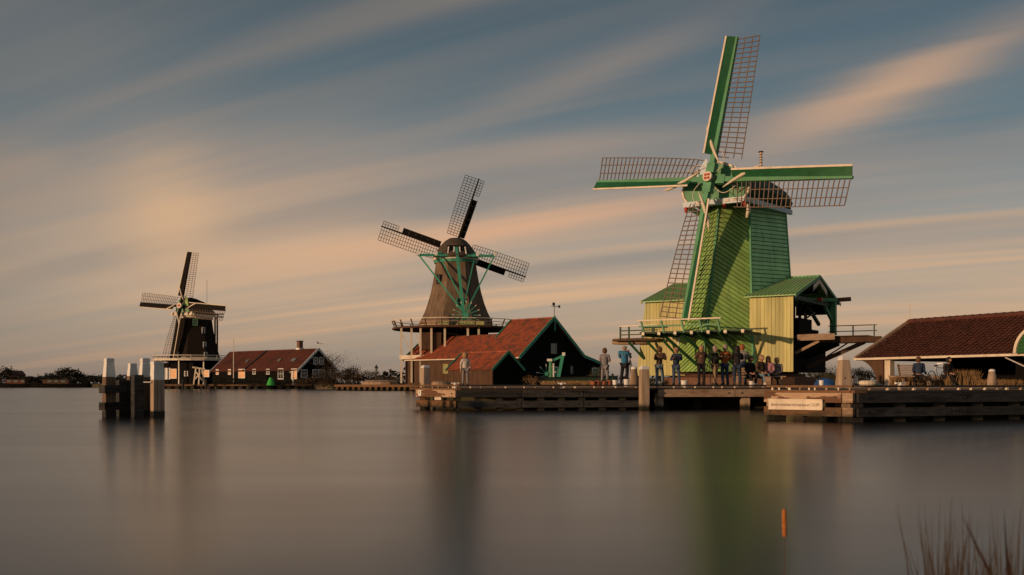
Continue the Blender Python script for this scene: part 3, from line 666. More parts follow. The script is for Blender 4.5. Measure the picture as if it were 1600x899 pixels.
def small_shed():
    F = Frame(792, 82, 42); T = thing('shed', 'small brown plank shed with orange tiled roof behind the near jetty', 'shed', F.o, F.phi)
    h, ze, zr, L, z0 = 1.5, 2.25, 3.5, 5.6, .75
    MB().slab([V((x, 0, z)) for x, z in [(-h, z0), (h, z0), (h, ze), (0, zr - .05), (-h, ze)]], L, (0, 1, 0)).build('wall', M_black, T)
    mb = MB(); y = .05
    while y < L: mb.box((-h - .02, y + .1, (z0 + ze) / 2), (.05, .19, ze - z0)); y += .21
    mb.build('side_boards', M_dkwood, T, kind='stuff')
    mb = MB(); x = -h
    while x < h - .05:
        top = lerp(ze, zr - .1, 1 - abs(x + .1) / h); mb.box((x + .1, -.02, (z0 + top) / 2), (.19, .05, top - z0)); x += .21
    mb.build('gable_boards', M_black, T, kind='stuff')
    r = MB(); tiled_slope(r, (-h - .25, -.2, ze - .2), (-h - .25, L + .2, ze - .2), (0, L + .2, zr), (0, -.2, zr), .22, .28, .035); r.build('roof', M_tile, T)
    r = MB(); tiled_slope(r, (h + .25, -.2, ze - .2), (h + .25, L + .2, ze - .2), (0, L + .2, zr), (0, -.2, zr), .22, .28, .035); r.build('roof', M_tile, T)
    MB().beam((0, -.22, zr + .07), (0, L + .22, zr + .07), .2, .1).build('ridge_tiles', M_tile, T)
    for s in (-1, 1):
        MB().beam((s * (h + .3), -.24, ze - .22), (0, -.24, zr + .05), .06, .2).build('barge_board', M_teal, T)
        MB().beam((s * (h + .3), L + .24, ze - .22), (0, L + .24, zr + .05), .06, .2).build('barge_board', M_teal, T)
small_shed()

def long_house():
    F = Frame(496, 170, 48); T = thing('house', 'long low black house with dull red roof and white framed windows beside the dark mill', 'house', F.o, F.phi)
    h, ze, zr, L, z0 = 4.0, 3.3, 6.75, 26.5, .7
    MB().slab([V((x, 0, z)) for x, z in [(-h, z0), (h, z0), (h, ze), (0, zr - .06), (-h, ze)]], L, (0, 1, 0)).build('wall', M_black, T)
    for s in (-1, 1):
        r = MB(); tiled_slope(r, (s * (h + .3), -.3, ze - .26), (s * (h + .3), L + .3, ze - .26), (0, L + .3, zr), (0, -.3, zr), .3, .4); r.build('roof', M_tile2, T)
        for y in (-.34, L + .34): MB().beam((s * (h + .4), y, ze - .34), (0, y, zr + .06), .1, .36).build('barge_board', M_white, T)
    MB().slab([V((-h - .2, 15.9, ze - .1)), V((-h - .2, 16.3, ze - .1)), V((-.1, 14.9, zr + .06)), V((-.1, 14.5, zr + .06))], .12, (-.6, 0, .8)).build('roof_valley', M_iron, T)
    MB().beam((0, -.3, zr + .08), (0, L, zr + .08), .28, .14).build('ridge_tiles', M_tile2, T)
    ch = MB().box((.3, 5.4, 7.5), (.75, .75, 1.5)).build('chimney', M_brick, T); MB().box((.3, 5.4, 8.3), (.9, .9, .12)).build('chimney_cap', M_iron, ch)
    MB().box((.3, 5.4, 6.95), (1.0, 1.0, .3)).build('chimney_flashing', M_white, T)
    for px, py in ((387, 560), (437, 558), (458, 559), (461, 557)):
        p = F.atx(px, py, -2.2); MB().slab([V((-2.5, p.y - .3, 4.72)), V((-2.5, p.y + .3, 4.72)), V((-2.0, p.y + .3, 5.16)), V((-2.0, p.y - .3, 5.16))], .1, (-.66, 0, .75)).build('roof_light', M_pane, T)
    for px, py, w_, hh, sunset in ((340, 581.5, .85, .9, 1), (359, 581.5, .85, .9, 1), (378, 584, 2.0, 1.55, 1), (397.5, 581, .85, .85, 0), (419, 581, .85, .85, 0), (439, 584.5, 1.5, 1.75, 0), (460, 584.5, 1.5, 1.7, 1)):
        p = F.atx(px, py, -h - .04); window(T, (-h - .06, p.y, p.z), w_, hh, (0, 1, 0), (-1, 0, 0), M_white, M_sunglow if sunset else M_glass, (1, 1))
    for px, py, w_, hh in ((493, 564, .85, 1.15), (502, 564, .85, 1.15), (475, 584, 1.2, 1.3), (493, 584, 1.2, 1.3), (502.5, 584, 1.2, 1.3), (520, 584, 1.2, 1.3)):
        p = F.aty(px, py, -.04); window(T, (p.x, -.06, p.z), w_, hh, (1, 0, 0), (0, -1, 0), M_white, M_glass, (1, 1))
    MB().path([(0, -.35, zr), (0, -.35, zr + 1.25)], .06, 6).build('vane_pole', M_white, T)
    v = MB(); v.box((.3, -.35, zr + .95), (1.4, .04, .07)); v.box((-.3, -.35, zr + 1.15), (.25, .05, .35)); v.build('weather_vane', M_white, T, kind='stuff')
long_house()

# ------------------------------------------------------------------ the brown thatched mill (seen from behind)
def brown_mill():
    F = Frame(712, 128, 186); T = thing('brown_windmill', 'brown thatched windmill seen from behind with teal tail frame and black sails', 'windmill', F.o, F.phi)
    prof = [(5.0, 8.55), (4.95, 8.75), (4.35, 9.9), (3.88, 11.1), (3.46, 12.5), (3.1, 14.1), (2.84, 15.6), (2.7, 16.75)]
    MB().lathe(prof, (0, 0, 0), 8, R(22.5)).build('tower', M_thatch, T)
    MB().lathe([(2.75, 16.3), (2.8, 16.65)], (0, 0, 0), 24).build('green_ring', M_teal, T)
    MB().lathe([(2.9, 16.66), (2.95, 16.95), (2.8, 17.0)], (0, 0, 0), 24).build('curb_ring', M_cream, T)
    cp = [(2.75, 16.85), (2.98, 17.0), (2.72, 17.45), (2.36, 18.0), (1.92, 18.6), (1.4, 19.15), (.85, 19.5), (.1, 19.6)]
    cap = MB().lathe(cp, (0, .1, 0), 20, 0, 0, 1.0, 1.12).build('cap', M_thcap, T, True)
    # dark opening with white posts at the tail
    MB().slab([V((-1.35, 2.7, 17.15)), V((1.35, 2.7, 17.15)), V((1.2, 2.35, 18.2)), V((-1.2, 2.35, 18.2))], .35, (0, 1, .3)).build('tail_opening', M_black, T)
    for x in (-1.15, -.38, .38, 1.15): MB().beam((x, 3.12, 17.2), (x * .9, 2.82, 18.1), .16, .1, (0, 1, 0)).build('opening_post', M_white, T)
    # tail frame: long crossbeam, tail pole and braces
    MB().beam((4.85, 2.9, 16.75 + .25), (-4.85, 2.9, 16.75 + .25), .3, .28).build('long_spreader', M_teal, T)
    MB().beam((2.6, 2.2, 17.35), (-2.6, 2.2, 17.35), .26, .26).build('short_spreader', M_teal, T)
    ft = V((-.75, 6.6, 8.75))
    MB().beam((.05, 2.8, 18.0), ft + V((0, 0, -.1)), .34, .34, (0, 1, 0)).build('tail_pole', M_teal, T)
    for x, y, z in ((4.75, 2.95, 17.0), (-4.75, 2.95, 17.0)): MB().beam((x, y, z), ft + V((.2 if x > 0 else -.2, -.5, 1.0)), .17, .2, (0, 1, 0)).build('tail_brace', M_teal, T)
    for x in (2.35, -2.35): MB().beam((x, 2.4, 17.3), ft + V((.1 if x > 0 else -.1, -.9, 2.2)), .14, .16, (0, 1, 0)).build('tail_brace', M_teal, T)
    for x in (4.85, -4.85, 2.6, -2.6): MB().box((x, 2.95, 17.2), (.35, .35, .5)).build('beam_head', M_white, T)
    MB().path([(-1.35, 3.2, 17.2), (-1.55, 5.4, 9.2)], .03, 5).build('chain', M_iron, T)
    # capstan wheel at the tail foot
    wc = ft + V((-.2, .25, .5)); wh = MB()
    wh.path([wc + V((-.05, -.3, 0)), wc + V((0, .35, 0))], .3, 10)
    wheel = wh.build('capstan_wheel', M_teal, T)
    for k in range(16):
        a = k * math.tau / 16; e = V((math.cos(a), 0, math.sin(a))); MB().beam(wc, wc + e * 1.5, .08, .08, (0, 1, 0)).build('wheel_spoke', M_teal, wheel)
        MB().beam(wc + e * 1.5, wc + e * 1.75, .09, .09, (0, 1, 0)).build('spoke_tip', M_cream, wheel)
    # windows in the thatch
    for px, py, y in ((690, 437, 1.7), (716, 474, 3.0), (707, 501, 3.9)):
        p = F.aty(px, py, y); n = V((p.x, p.y, 0)).normalized(); rr = 0
        for (r0, z0), (r1, z1) in zip(prof, prof[1:]):
            if z0 <= p.z <= z1: rr = lerp(r0, r1, (p.z - z0) / (z1 - z0)) * .99
        c = n * (rr + .02); c.z = p.z; window(T, c, .55, 1.15, (-n.y, n.x, 0), n, M_teal if px == 716 else M_iron, M_glass, (0, 1))
    # stage with its railing
    st = MB().lathe([(4.4, 7.72), (8.0, 7.80), (8.0, 7.95), (4.4, 8.0)], (0, 0, 0), 24).build('stage', M_dkwood, T)
    MB().lathe([(8.03, 7.74), (8.12, 7.76), (8.12, 7.98), (8.03, 8.0)], (0, 0, 0), 24).build('stage_fascia', M_dkwood, T)
    ns = 24
    for k in range(ns):
        a, b = k * math.tau / ns, (k + 1) * math.tau / ns
        p = lambda t, r, z: V((math.cos(t) * r, math.sin(t) * r, z))
        MB().beam(p(a, 7.7, 7.9), p(a, 8.15, 8.85), .1, .12).build('rail_post', M_dkwood, T)
        for r, z, m, hh, nm in ((8.15, 8.88, M_cream, .08, 'hand_rail'), (8.0, 8.5, M_wood, .06, 'rail_bar')):
            MB().beam(p(a, r, z), p(b, r, z), .07, hh).build(nm, m, T)
    MB().lathe([(4.75, 7.9), (4.75, 8.75), (4.6, 8.8)], (0, 0, 0), 16).build('skirt', M_wood, T)
    MB().slab([V((-3.3, 4.4, 8.0)), V((2.2, 4.72, 8.0)), V((2.2, 4.72, 8.7)), V((-3.3, 4.4, 8.7))], .12, (0, 1, 0)).build('green_panel', M_yel, T)
    MB().lathe([(4.5, .6), (4.4, 7.75)], (0, 0, 0), 8, R(22.5)).build('base', M_black, T)
    p = F.aty(674, 533, 6.1); MB().box((p.x, 5.3, p.z), (2.4, 1.6, 2.1)).build('brown_panel', M_dkwood, T)
    for px, bot, y in ((627, 599, 4.2), (643, 598, 4.9), (657, 598, 5.7), (674, 598, 6.3), (695, 598, 6.6), (731, 543, 7.2), (748, 533, 6.9)):
        p = F.aty(px, 520, y); q = F.aty(px, bot, y); MB().beam((p.x, y, 7.74), (p.x, y, max(.7, q.z)), .24, .24, (1, 0, 0)).build('stage_post', M_cream, T)
    a, b = F.aty(625, 560.5, 4.15), F.aty(676, 560.5, 6.2); MB().beam((a.x, 4.15, 4.15), (b.x, 6.3, 4.15), .2, .5).build('tie_beam', M_cream, T)
    for px0, px1, y in ((628, 640, 4.3), (650, 657, 5.5)):
        a, b = F.aty(px0, 522, y), F.aty(px1, 545, y); MB().beam(a, b, .1, .12).build('post_brace', M_cream, T)
    sails(T, (0, -3.9, 18.35), 9, -18.5, 10.1, dict(s=.95, stock=M_latd, bar=M_latd, board=M_latd, edge=None, roll=None, wl=1.85, r0=.2, bars=24, bt=.062, laths=(.25, .5, .75, 1.0), br=(.20, .72), bw=.62, lead=.70, lw=.75))
    MB().path([(0, -2.4, 18.1), (0, -4.3, 18.42)], .4, 10).build('windshaft', M_iron, T)
brown_mill()

# ------------------------------------------------------------------ the dark mill, far left
def dark_mill():
    F = Frame(305, 178, -24); T = thing('dark_windmill', 'small distant black windmill with white stage, leftmost of the three mills', 'windmill', F.o, F.phi)
    prof = [(4.55, 5.3), (4.2, 6.4), (3.75, 8.2), (3.3, 10.2), (2.95, 12.7)]
    MB().lathe(prof, (0, 0, 0), 8, R(22.5)).build('tower', M_thatchd, T)
    MB().lathe([(3.05, 12.4), (3.15, 12.9), (3.0, 13.0)], (0, 0, 0), 24).build('curb_ring', M_cream, T)
    rings = []
    for y, w, zr in ((-2.9, 1.7, 15.9), (-1, 2.3, 16.2), (1.5, 2.3, 15.6), (3.3, 1.7, 14.6)):
        P = [(1, 12.95), (1.08, 13.6), (.9, 14.4), (.5, 15.3)]; q = [V((a * w, y, lerp(12.95, zr, (z - 12.95) / 2.6))) for a, z in P] + [V((0, y, zr))]
        rings.append(q + [V((-p.x, p.y, p.z)) for p in reversed(q[:-1])])
    MB().loft(rings).build('cap', M_thatchd, T)
    MB().slab([V((-1.5, -2.95, 13.1)), V((1.5, -2.95, 13.1)), V((.9, -2.95, 15.6)), V((0, -2.95, 16.0)), V((-.9, -2.95, 15.6))], .15, (0, -1, 0)).build('cap_front', M_green, T)
    MB().slab([V((.35, -3.1, 14.6)), V((1.35, -3.1, 14.3)), V((1.1, -3.1, 15.9)), V((.5, -3.1, 16.3))], .1, (0, -1, 0)).build('green_hood', M_clad, T)
    MB().beam((-2.6, -3.1, 13.05), (2.6, -3.1, 13.05), .35, .4).build('front_beam', M_cream, T)
    MB().beam((2.5, -3.2, 12.95), (2.5, 4.5, 12.95), .22, .3).build('side_beam', M_cream, T)
    mb = MB()
    for x in (-2.2, -1.2, 1.2, 2.2): mb.box((x, -3.35, 13.2), (.4, .3, .5))
    mb.build('carved_head', M_cream, T, kind='stuff')
    hub = V((0, -3.5, 14.45))
    n, U, X = sails(T, hub, 9, 6, 9.75, dict(s=1, stock=M_latd, bar=M_lat, board=M_latd, edge=M_cream, roll=M_cream, wl=1.8, r0=.17, bars=22, bt=.06, laths=(.36, .70, 1.0), br=(.18, 1.0), bw=.6, taper=True))
    MB().path([hub - n * 1.2, hub + n * .4], .36, 12).build('windshaft', M_iron, T)
    pe = MB().path([hub + n * .3, hub + n * .6], .5, 14).build('poll_end', M_cream, T); MB().path([hub + n * .58, hub + n * .64], .24, 10).build('painted_centre', M_red, pe)
    # tail beams
    for px in (336, 339.5): MB().beam(F.aty(px, 492, 4.6), F.aty(px, 560, 5.6), .2, .22, (0, 1, 0)).build('tail_pole', M_latd, T)
    MB().beam((-2.9, 3.6, 13.5), (2.6, 4.4, 13.5), .22, .22).build('spreader', M_latd, T)
    MB().path([(.4, 2.6, 15), (.4, 2.6, 19.6)], .03, 5).build('aerial', M_iron, T)
    for px, py, y, m in ((305, 503.5, -2.9, M_green), (324, 516, -1.9, M_white), (326, 539, -2.2, M_white), (328, 555, -2.5, M_white), (279.5, 555, -3.9, M_white)):
        p = F.aty(px, py, y); n_ = V((p.x, p.y, 0)).normalized(); rr = 3
        for (r0, z0), (r1, z1) in zip(prof, prof[1:]):
            if z0 <= p.z <= z1: rr = lerp(r0, r1, (p.z - z0) / (z1 - z0)) * .965
        c = n_ * (rr + .1); c.z = p.z; window(T, c, .75 if m is M_green else .45, 1.0, (-n_.y, n_.x, 0), n_, m, M_glass, (0, 1))
    MB().lathe([(4.4, 4.9), (7.2, 4.95), (7.2, 5.15), (4.4, 5.2)], (0, 0, 0), 20).build('stage', M_dkwood, T)
    for k in range(20):
        a, b = k * math.tau / 20, (k + 1) * math.tau / 20; p = lambda t, r, z: V((math.cos(t) * r, math.sin(t) * r, z))
        MB().beam(p(a, 7.0, 5.1), p(a, 7.2, 5.75), .1, .1).build('rail_post', M_cream, T); MB().beam(p(a, 7.2, 5.78), p(b, 7.2, 5.78), .08, .12).build('hand_rail', M_cream, T)
        MB().beam(p(a, 7.15, 5.05), p(b, 7.15, 5.05), .12, .36).build('stage_fascia', M_cream, T)
        if k % 2 == 0: MB().beam(p(a, 6.6, 4.95), p(a, 6.6, .7), .2, .2, (1, 0, 0)).build('stage_post', M_cream, T)
    MB().lathe([(4.6, 5.1), (4.6, 5.5), (4.5, 5.55)], (0, 0, 0), 8, R(22.5)).build('white_skirt', M_cream, T)
    MB().lathe([(5.0, .6), (4.9, 4.95)], (0, 0, 0), 8, R(22.5)).build('base', M_black, T)
    for px, w_, hh, m in ((270, 1.4, 1.6, M_sunglow), (261, 1.1, 1.9, M_white), (290, .7, .8, M_glass), (321, 1.3, 1.1, M_sunglow)):
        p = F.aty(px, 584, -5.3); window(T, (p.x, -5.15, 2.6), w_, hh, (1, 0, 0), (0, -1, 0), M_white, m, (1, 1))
    # low black boarded annex below the stage
    MB().box((-.2, -2.4, 2.55), (8.6, 5.2, 3.9)).build('annex', M_black, T)
    MB().box((2.2, 1.0, 2.4), (5.0, 6.0, 3.6)).build('annex', M_black, T); T.scale = (1.09, 1.09, 1.09); T.location = (F.o.x * 1.09, F.o.y * 1.09, -.08)
dark_mill()

# ------------------------------------------------------------------ jetties
def text(parent, body, p, ax, up, size, m, name='lettering', fit=None):
    cu = bpy.data.curves.new(name, 'FONT'); cu.body = body; cu.size = size; cu.align_x = 'CENTER'; cu.align_y = 'CENTER'; cu.extrude = .002
    o = bpy.data.objects.new(name, cu); COL.objects.link(o)
    me = bpy.data.meshes.new_from_object(o); bpy.data.objects.remove(o); me.materials.clear(); me.materials.append(m)
    o = bpy.data.objects.new(name, me); COL.objects.link(o); o.parent = parent
    ax, up = V(ax).normalized(), V(up).normalized(); n = ax.cross(up)
    M = Matrix(((ax.x, up.x, n.x, 0), (ax.y, up.y, n.y, 0), (ax.z, up.z, n.z, 0), (0, 0, 0, 1))); M.translation = p
    k = fit / max(v.co.x for v in me.vertices) / 2 if fit else 1
    o.matrix_basis = M @ Matrix.Diagonal((k, 1, 1, 1)); return o
def side_beams(T, a, b, levels, m, seg, out, th=.16, gapm=None):
    """horizontal fender timbers along a jetty side; out points to the water"""
    a, b = V(a), V(b); L = (b - a).length; e = (b - a) / L; k = max(1, round(L / seg)); obs = []
    for z0, z1 in levels:
        for i in range(k):
            p, q = a + e * (L * i / k + .012), a + e * (L * (i + 1) / k - .012); j = random.uniform(-.012, .012)
            obs.append(piece('fender_beam', m[i % len(m)] if isinstance(m, list) else m, T, p + out * j + V((0, 0, (z0 + z1) / 2)), q + out * j + V((0, 0, (z0 + z1) / 2)), th, z1 - z0))
            for f in (.08, .92):
                c = p + (q - p) * f + out * (th / 2 + .01 + j) + V((0, 0, (z0 + z1) / 2)); MB().path([c - out * .02, c + out * .012], .028, 7).build('bolt', M_iron, T)
    return obs
def jetty():
    # left jetty
    T = thing('jetty', 'long low timber jetty in the middle with dark fender beams, people standing behind it', 'jetty')
    A, B, C, E = V((-3.42, 36.05, 0)), V((-1.88, 34.4, 0)), V((4.70, 35.5, 0)), V((10.9, 36.5, 0))
    bk = V((-.16, .986, 0))
    deck = [A, B, C, E, E + bk * 3.4, A + bk * 4.6]
    MB().slab([p + V((0, 0, .70)) for p in deck], .075, (0, 0, 1)).build('deck', M_woodb, T)
    e = (E - B).normalized(); out = V((e.y, -e.x, 0)); oA = V((-.73, -.68, 0)); eA = (B - A).normalized(); oA = V((eA.y, -eA.x, 0)); oA = oA if oA.y < 0 else -oA
    levels = [(.46, .70), (.10, .34)]
    side_beams(T, A, B, [(.46, .72)], M_patch, 2, oA); side_beams(T, A, B, [(.10, .34)], M_woodb, 2, oA)
    for f in (.06, .36, .62, .93): p = A + (B - A) * f - oA * .14; piece('pile', M_piled if f in (.36, .62) else M_woodb, T, p + V((0, 0, -1)), p + V((0, 0, .69)), .2 if f in (.06, .93) else .12, .2 if f in (.06, .93) else .12, (0, 1, 0))
    p = A + (B - A) * .55 + oA * .05; MB().beam(p - eA * .16 + V((0, 0, .41)), p + eA * .2 + V((0, 0, .41)), .05, .1).build('name_plate', M_cream, T)
    p = A + (B - A) * .12 + oA * .1; MB().beam(p - eA * .09 + V((0, 0, .60)), p + eA * .09 + V((0, 0, .60)), .03, .2).build('number_plate', M_white, T)
    text(T, '1', p + oA * .02 + V((0, 0, .60)), eA, (0, 0, 1), .17, M_iron)
    side_beams(T, B, C, levels, M_woodk, 2.2, out)
    for i in range(10):
        p = B + (C - B) * (i / 9) - out * .2; piece('pile', M_piled, T, p + V((0, 0, -1)), p + V((0, 0, .69)), .24, .24, (0, 1, 0))
    MB().beam(B + (C - B) * .38 - out * 1.7 + V((0, 0, .35)), C - out * 1.7 + V((0, 0, .35)), .1, .68).build('back_board', M_piled, T)
    side_beams(T, C + e * .5, E, [(.46, .73)], M_wood, 3.2, out, .2)
    for f in (.10, .62, .97): p = C + (E - C) * f - out * .25; piece('pile', M_post, T, p + V((0, 0, -1)), p + V((0, 0, .6)), .3, .3, (0, 1, 0))
    for f in (.2, .4, .8): p = C + (E - C) * f - out * 1.6; piece('pile', M_piled, T, p + V((0, 0, -1)), p + V((0, 0, .69)), .3, .3, (0, 1, 0))
    def kerb(p, q, o_, n, m=M_iron):
        dd = (q - p).normalized(); L = (q - p).length
        MB().beam(p - o_ * .12 + V((0, 0, .872)), q - o_ * .12 + V((0, 0, .872)), .12, .05).build('kerb_rail', m, T)
        MB().beam(p - o_ * .02 + V((0, 0, .745)), q - o_ * .02 + V((0, 0, .745)), .1, .05).build('kerb_rail', m, T)
        for i in range(n):
            c = p + dd * (L * (i + .5 + random.uniform(-.3, .3)) / n) - o_ * .1; MB().box(c + V((0, 0, .807)), (.03 + .05 * random.random() ** 2, .07, .06), math.atan2(dd.y, dd.x)).build('kerb_block', M_cream if random.random() < .6 else M_wood, T)
    kerb(B + eA * 0 + e * .1, E, out, 26); kerb(A, B, oA, 5, M_woodb)
    for p in (B - out * .3 + e * -.05, B - out * .35 + e * 3.75):
        b = MB(); b.path([p + V((0, 0, .77)), p + V((0, 0, .96))], .055, 8); b.beam(p - e * .14 + V((0, 0, .95)), p + e * .14 + V((0, 0, .95)), .05, .04); b.build('cleat', M_white, T)
    # right jetty
    T2 = T = thing('jetty', 'nearer timber jetty at the right edge with a pale notice board and tarred beams', 'jetty')
    G, Hh = V((8.33, 24.2, 0)), V((6.55, 25.75, 0)); e1 = (G - Hh).normalized(); o1 = V((e1.y, -e1.x, 0)); o1 = o1 if o1.y < 0 else -o1
    e2 = V((.925, .38, 0)).normalized(); o2 = V((e2.y, -e2.x, 0)); Z = G + e2 * 19
    MB().slab([p + V((0, 0, .70)) for p in (Hh, G, Z, Z + V((-2, 5, 0)), Hh + V((3.6, 9.0, 0)))], .075, (0, 0, 1)).build('deck', M_woodb, T)
    side_beams(T, Hh, G - e1 * .28, [(.47, .71)], M_patch, 4, o1, .2); side_beams(T, Hh, G - e1 * .28, [(.13, .35)], M_woodb, 4, o1, .2)
    for p0, p1, m in ((G - e1 * .26, G, M_wood),):
        for z0, z1 in ((.47, .71), (.13, .35)): piece('beam_end', m, T, p0 + V((0, 0, (z0 + z1) / 2)), p1 + V((0, 0, (z0 + z1) / 2)), .26, z1 - z0)
    for f, m in ((.05, M_post), (.9, M_post), (.98, M_woodk)): p = Hh + (G - Hh) * f - o1 * .18; piece('pile', m, T, p + V((0, 0, -1)), p + V((0, 0, .69)), .26, .22, (0, 1, 0))
    for f in (.13, .42, .62, .86): p = Hh + (G - Hh) * f - o1 * .2; piece('pile', M_piled, T, p + V((0, 0, -1)), p + V((0, 0, .12)), .3 if f in (.13, .86) else .07, .1, (0, 1, 0))
    side_beams(T, G + e2 * .02, Z, [(.47, .71), (.13, .35)], M_woodk, 3.15, o2, .2)
    for i in range(14): p = G + e2 * (.25 + i * 1.3) - o2 * .24; piece('pile', M_piled, T, p + V((0, 0, -1)), p + V((0, 0, .69)), .3, .3, (0, 1, 0))
    MB().beam(G + e2 * .4 - o2 * 1.5 + V((0, 0, .25)), Z - o2 * 1.5 + V((0, 0, .25)), .1, .8).build('back_board', M_piled, T)
    T = T2
    kerb(G + e2 * .35, Z, o2, 40); kerb(Hh, G - e1 * .1, o1, 9, M_woodb)
    p = G + e2 * 1.75 - o2 * .35; b = MB(); b.path([p + V((0, 0, .77)), p + V((0, 0, .965))], .06, 8); b.beam(p - e2 * .15 + V((0, 0, .95)), p + e2 * .15 + V((0, 0, .95)), .06, .045); b.build('cleat', M_white, T)
    # notice board screwed to the end of the right jetty
    a, b_ = Hh + e1 * .18 + o1 * .16, Hh + e1 * 1.62 + o1 * .16
    S = thing('notice_board', 'pale notice board with grey writing fixed to the right jetty', 'sign', (a + b_) / 2 + V((0, 0, .41)))
    hv = (b_ - a) / 2
    MB().beam(-hv, hv, .05, .235).build('board', M_cream, S)
    for s in (.13, -.115): MB().beam(-hv + o1 * .03 + V((0, 0, s)), hv + o1 * .03 + V((0, 0, s)), .03, .025).build('board_edge', M_cream, S)
    text(S, 'afmeren recreatievaart niet toegestaan art. 5.23 APV', o1 * .03, e1, (0, 0, 1), .115, mat('grey_lettering', (.30, .23, .17), .7, .1), fit=1.30)
jetty()

# ------------------------------------------------------------------ piles and posts
def square_pile(mb, c, w, h, z0, top, tp=.75, rz=0.0, h0=0.0):
    rings = []
    for z, k in ((z0, 1), (h0 or lerp(z0, h, .6), 1), (h - .02, tp), (h, tp * .86)):
        rings.append([V((c[0], c[1], 0)) + Matrix.Rotation(rz, 3, 'Z') @ V((sx * w / 2 * k, sy * w / 2 * k, z)) for sx, sy in ((-1, -1), (-.82, -1.02), (.82, -1.02), (1, -1), (1.02, -.82), (1.02, .82), (1, 1), (-1, 1))])
    return mb.loft(rings)
def pile(T, c, w, h, white, rz, m=M_pile, tp=.72):
    """square mooring pile with a painted tapered head"""
    zc = h - white
    p = square_pile(MB(), c, w, zc, -1.2, 0, .985, rz, zc - .05).build('pile', m, T)
    MB().box((c[0], c[1], .08), (w * 1.03, w * 1.03, .16), rz).build('wet_foot', M_piled, p)
    rings = []
    for z, k in ((zc + .002, .97), (zc + white * .82, tp), (zc + white * .825, tp * 1.07), (h - .03, tp * 1.07), (h, tp * .9)):
        rings.append([V((c[0], c[1], z)) + Matrix.Rotation(rz, 3, 'Z') @ V((sx * w / 2 * k, sy * w / 2 * k, 0)) for sx, sy in ((-1, -1), (1, -1), (1, 1), (-1, 1))])
    MB().loft(rings).build('painted_head', M_white, p)
    if white > .35:
        Q = Matrix.Rotation(rz, 3, 'Z')
        for s in (-1, 1):
            c0 = V((c[0], c[1], 0)); MB().beam(c0 + Q @ V((s * w * .18, -w * .508, .2)), c0 + Q @ V((s * w * .16, -w * .50, zc - .03)), .012, .012, (0, 1, 0)).build('drying_crack', M_piled, p)
    return p
def mooring():
    T = thing('mooring_dolphin', 'cluster of white topped mooring piles bolted together with dark cross beams', 'mooring post', W(195, HZ, 28.2) - V((0, 0, CAMH)))
    o = T.location.copy()
    def at(px, d): q = W(px, 600, d) - o; return (q.x, q.y)
    rz = R(39)
    for px, d, w, top, wh in ((170.5, 28.2, .285, 560, .53), (207, 29.4, .26, 568, .38), (226.5, 28.4, .275, 560, .54)):
        q = W(px, top, d); pile(T, at(px, d), w, q.z, wh, rz + R(random.uniform(-3, 3)))
    for px, d, w, top, m in ((192, 28.8, .31, 594, M_piled), (215, 27.9, .27, 586, M_woodk)):
        q = W(px, top, d); c = at(px, d); square_pile(MB(), c, w, q.z, -1.2, 0, .98, rz, q.z - .04).build('short_pile', m, T)
    a, b = W(159, 604, 27.85) - o, W(193, 604, 28.5) - o
    for z in (.78, .30): MB().beam((a.x, a.y, z), (b.x, b.y, z + .01), .24, .22).build('cross_beam', M_woodk, T)
    for z in (.55, .12): MB().beam((a.x + .75, a.y + .5, z), (b.x + .45, b.y + .4, z), .1, .14).build('tie_beam', M_piled, T)
    T = thing('mooring_pile', 'broad mooring pile with white top and black foot, rightmost of the cluster at left', 'mooring post', W(245.5, HZ, 28.0) - V((0, 0, CAMH)))
    q = W(0, 565, 28.0); p = pile(T, (0, 0), .31, q.z, .52, R(40), M_post, .86)
    MB().beam((-.32, -.16, .98), (-.1, -.17, .98), .03, .025).build('iron_spike', M_metal, p)
    # single posts by the jetties
    for px, d, top, w, wh, tp, rz, lab in ((664.5, 36.6, 571, .27, .10, .86, 33, 'brown mooring post with white top at the left end of the middle jetty'),
                                      (1006.5, 35.2, 572, .29, .13, .92, 14, 'square post with rounded white top in front of the middle jetty'),
                                      (1318.5, 25.3, 557, .30, .10, .68, 14, 'big tapered bare post with white cap at the corner of the right jetty')):
        q = W(px, top, d); T = thing('mooring_post', lab, 'mooring post', (q.x, q.y, 0)); zc = q.z - wh
        big = px > 1300
        p = square_pile(MB(), (0, 0, 0), w, zc, -1.2, 0, .72 if big else .93, R(rz), zc * .62 if big else zc - .3).build('post', M_post, T)
        square_pile(MB(), (0, 0, 0), w * (.72 if big else .95), zc + wh, zc + .001, 0, .80, R(rz), zc + wh * .5).build('white_cap', M_white, p)
        for z in (.35, zc * .7): MB().path([(-.03, -w * .50, z), (-.03, -w * .52, z)], .03, 6).build('bolt', M_iron, p)
    for px, d, top, w, lab in ((990.5, 42.0, 573, .42, 'round brown post with pale top beside the man in blue'), (1550, 36, 577, .36, 'short conical white topped bollard before the long tiled shed')):
        q = W(px, top, d); T = thing('bollard', lab, 'bollard', (q.x, q.y, .8)); h = q.z - .8
        b = MB().lathe([(w / 2, 0), (w / 2 * .95, h * .3), (w / 2 * .62, h * .86)], (0, 0, 0), 12).build('post', M_post, T, True)
        MB().lathe([(w / 2 * .64, h * .861), (w / 2 * .62, h * .95), (w / 2 * .3, h)], (0, 0, 0), 12).build('white_cap', M_white, b, True)
mooring()

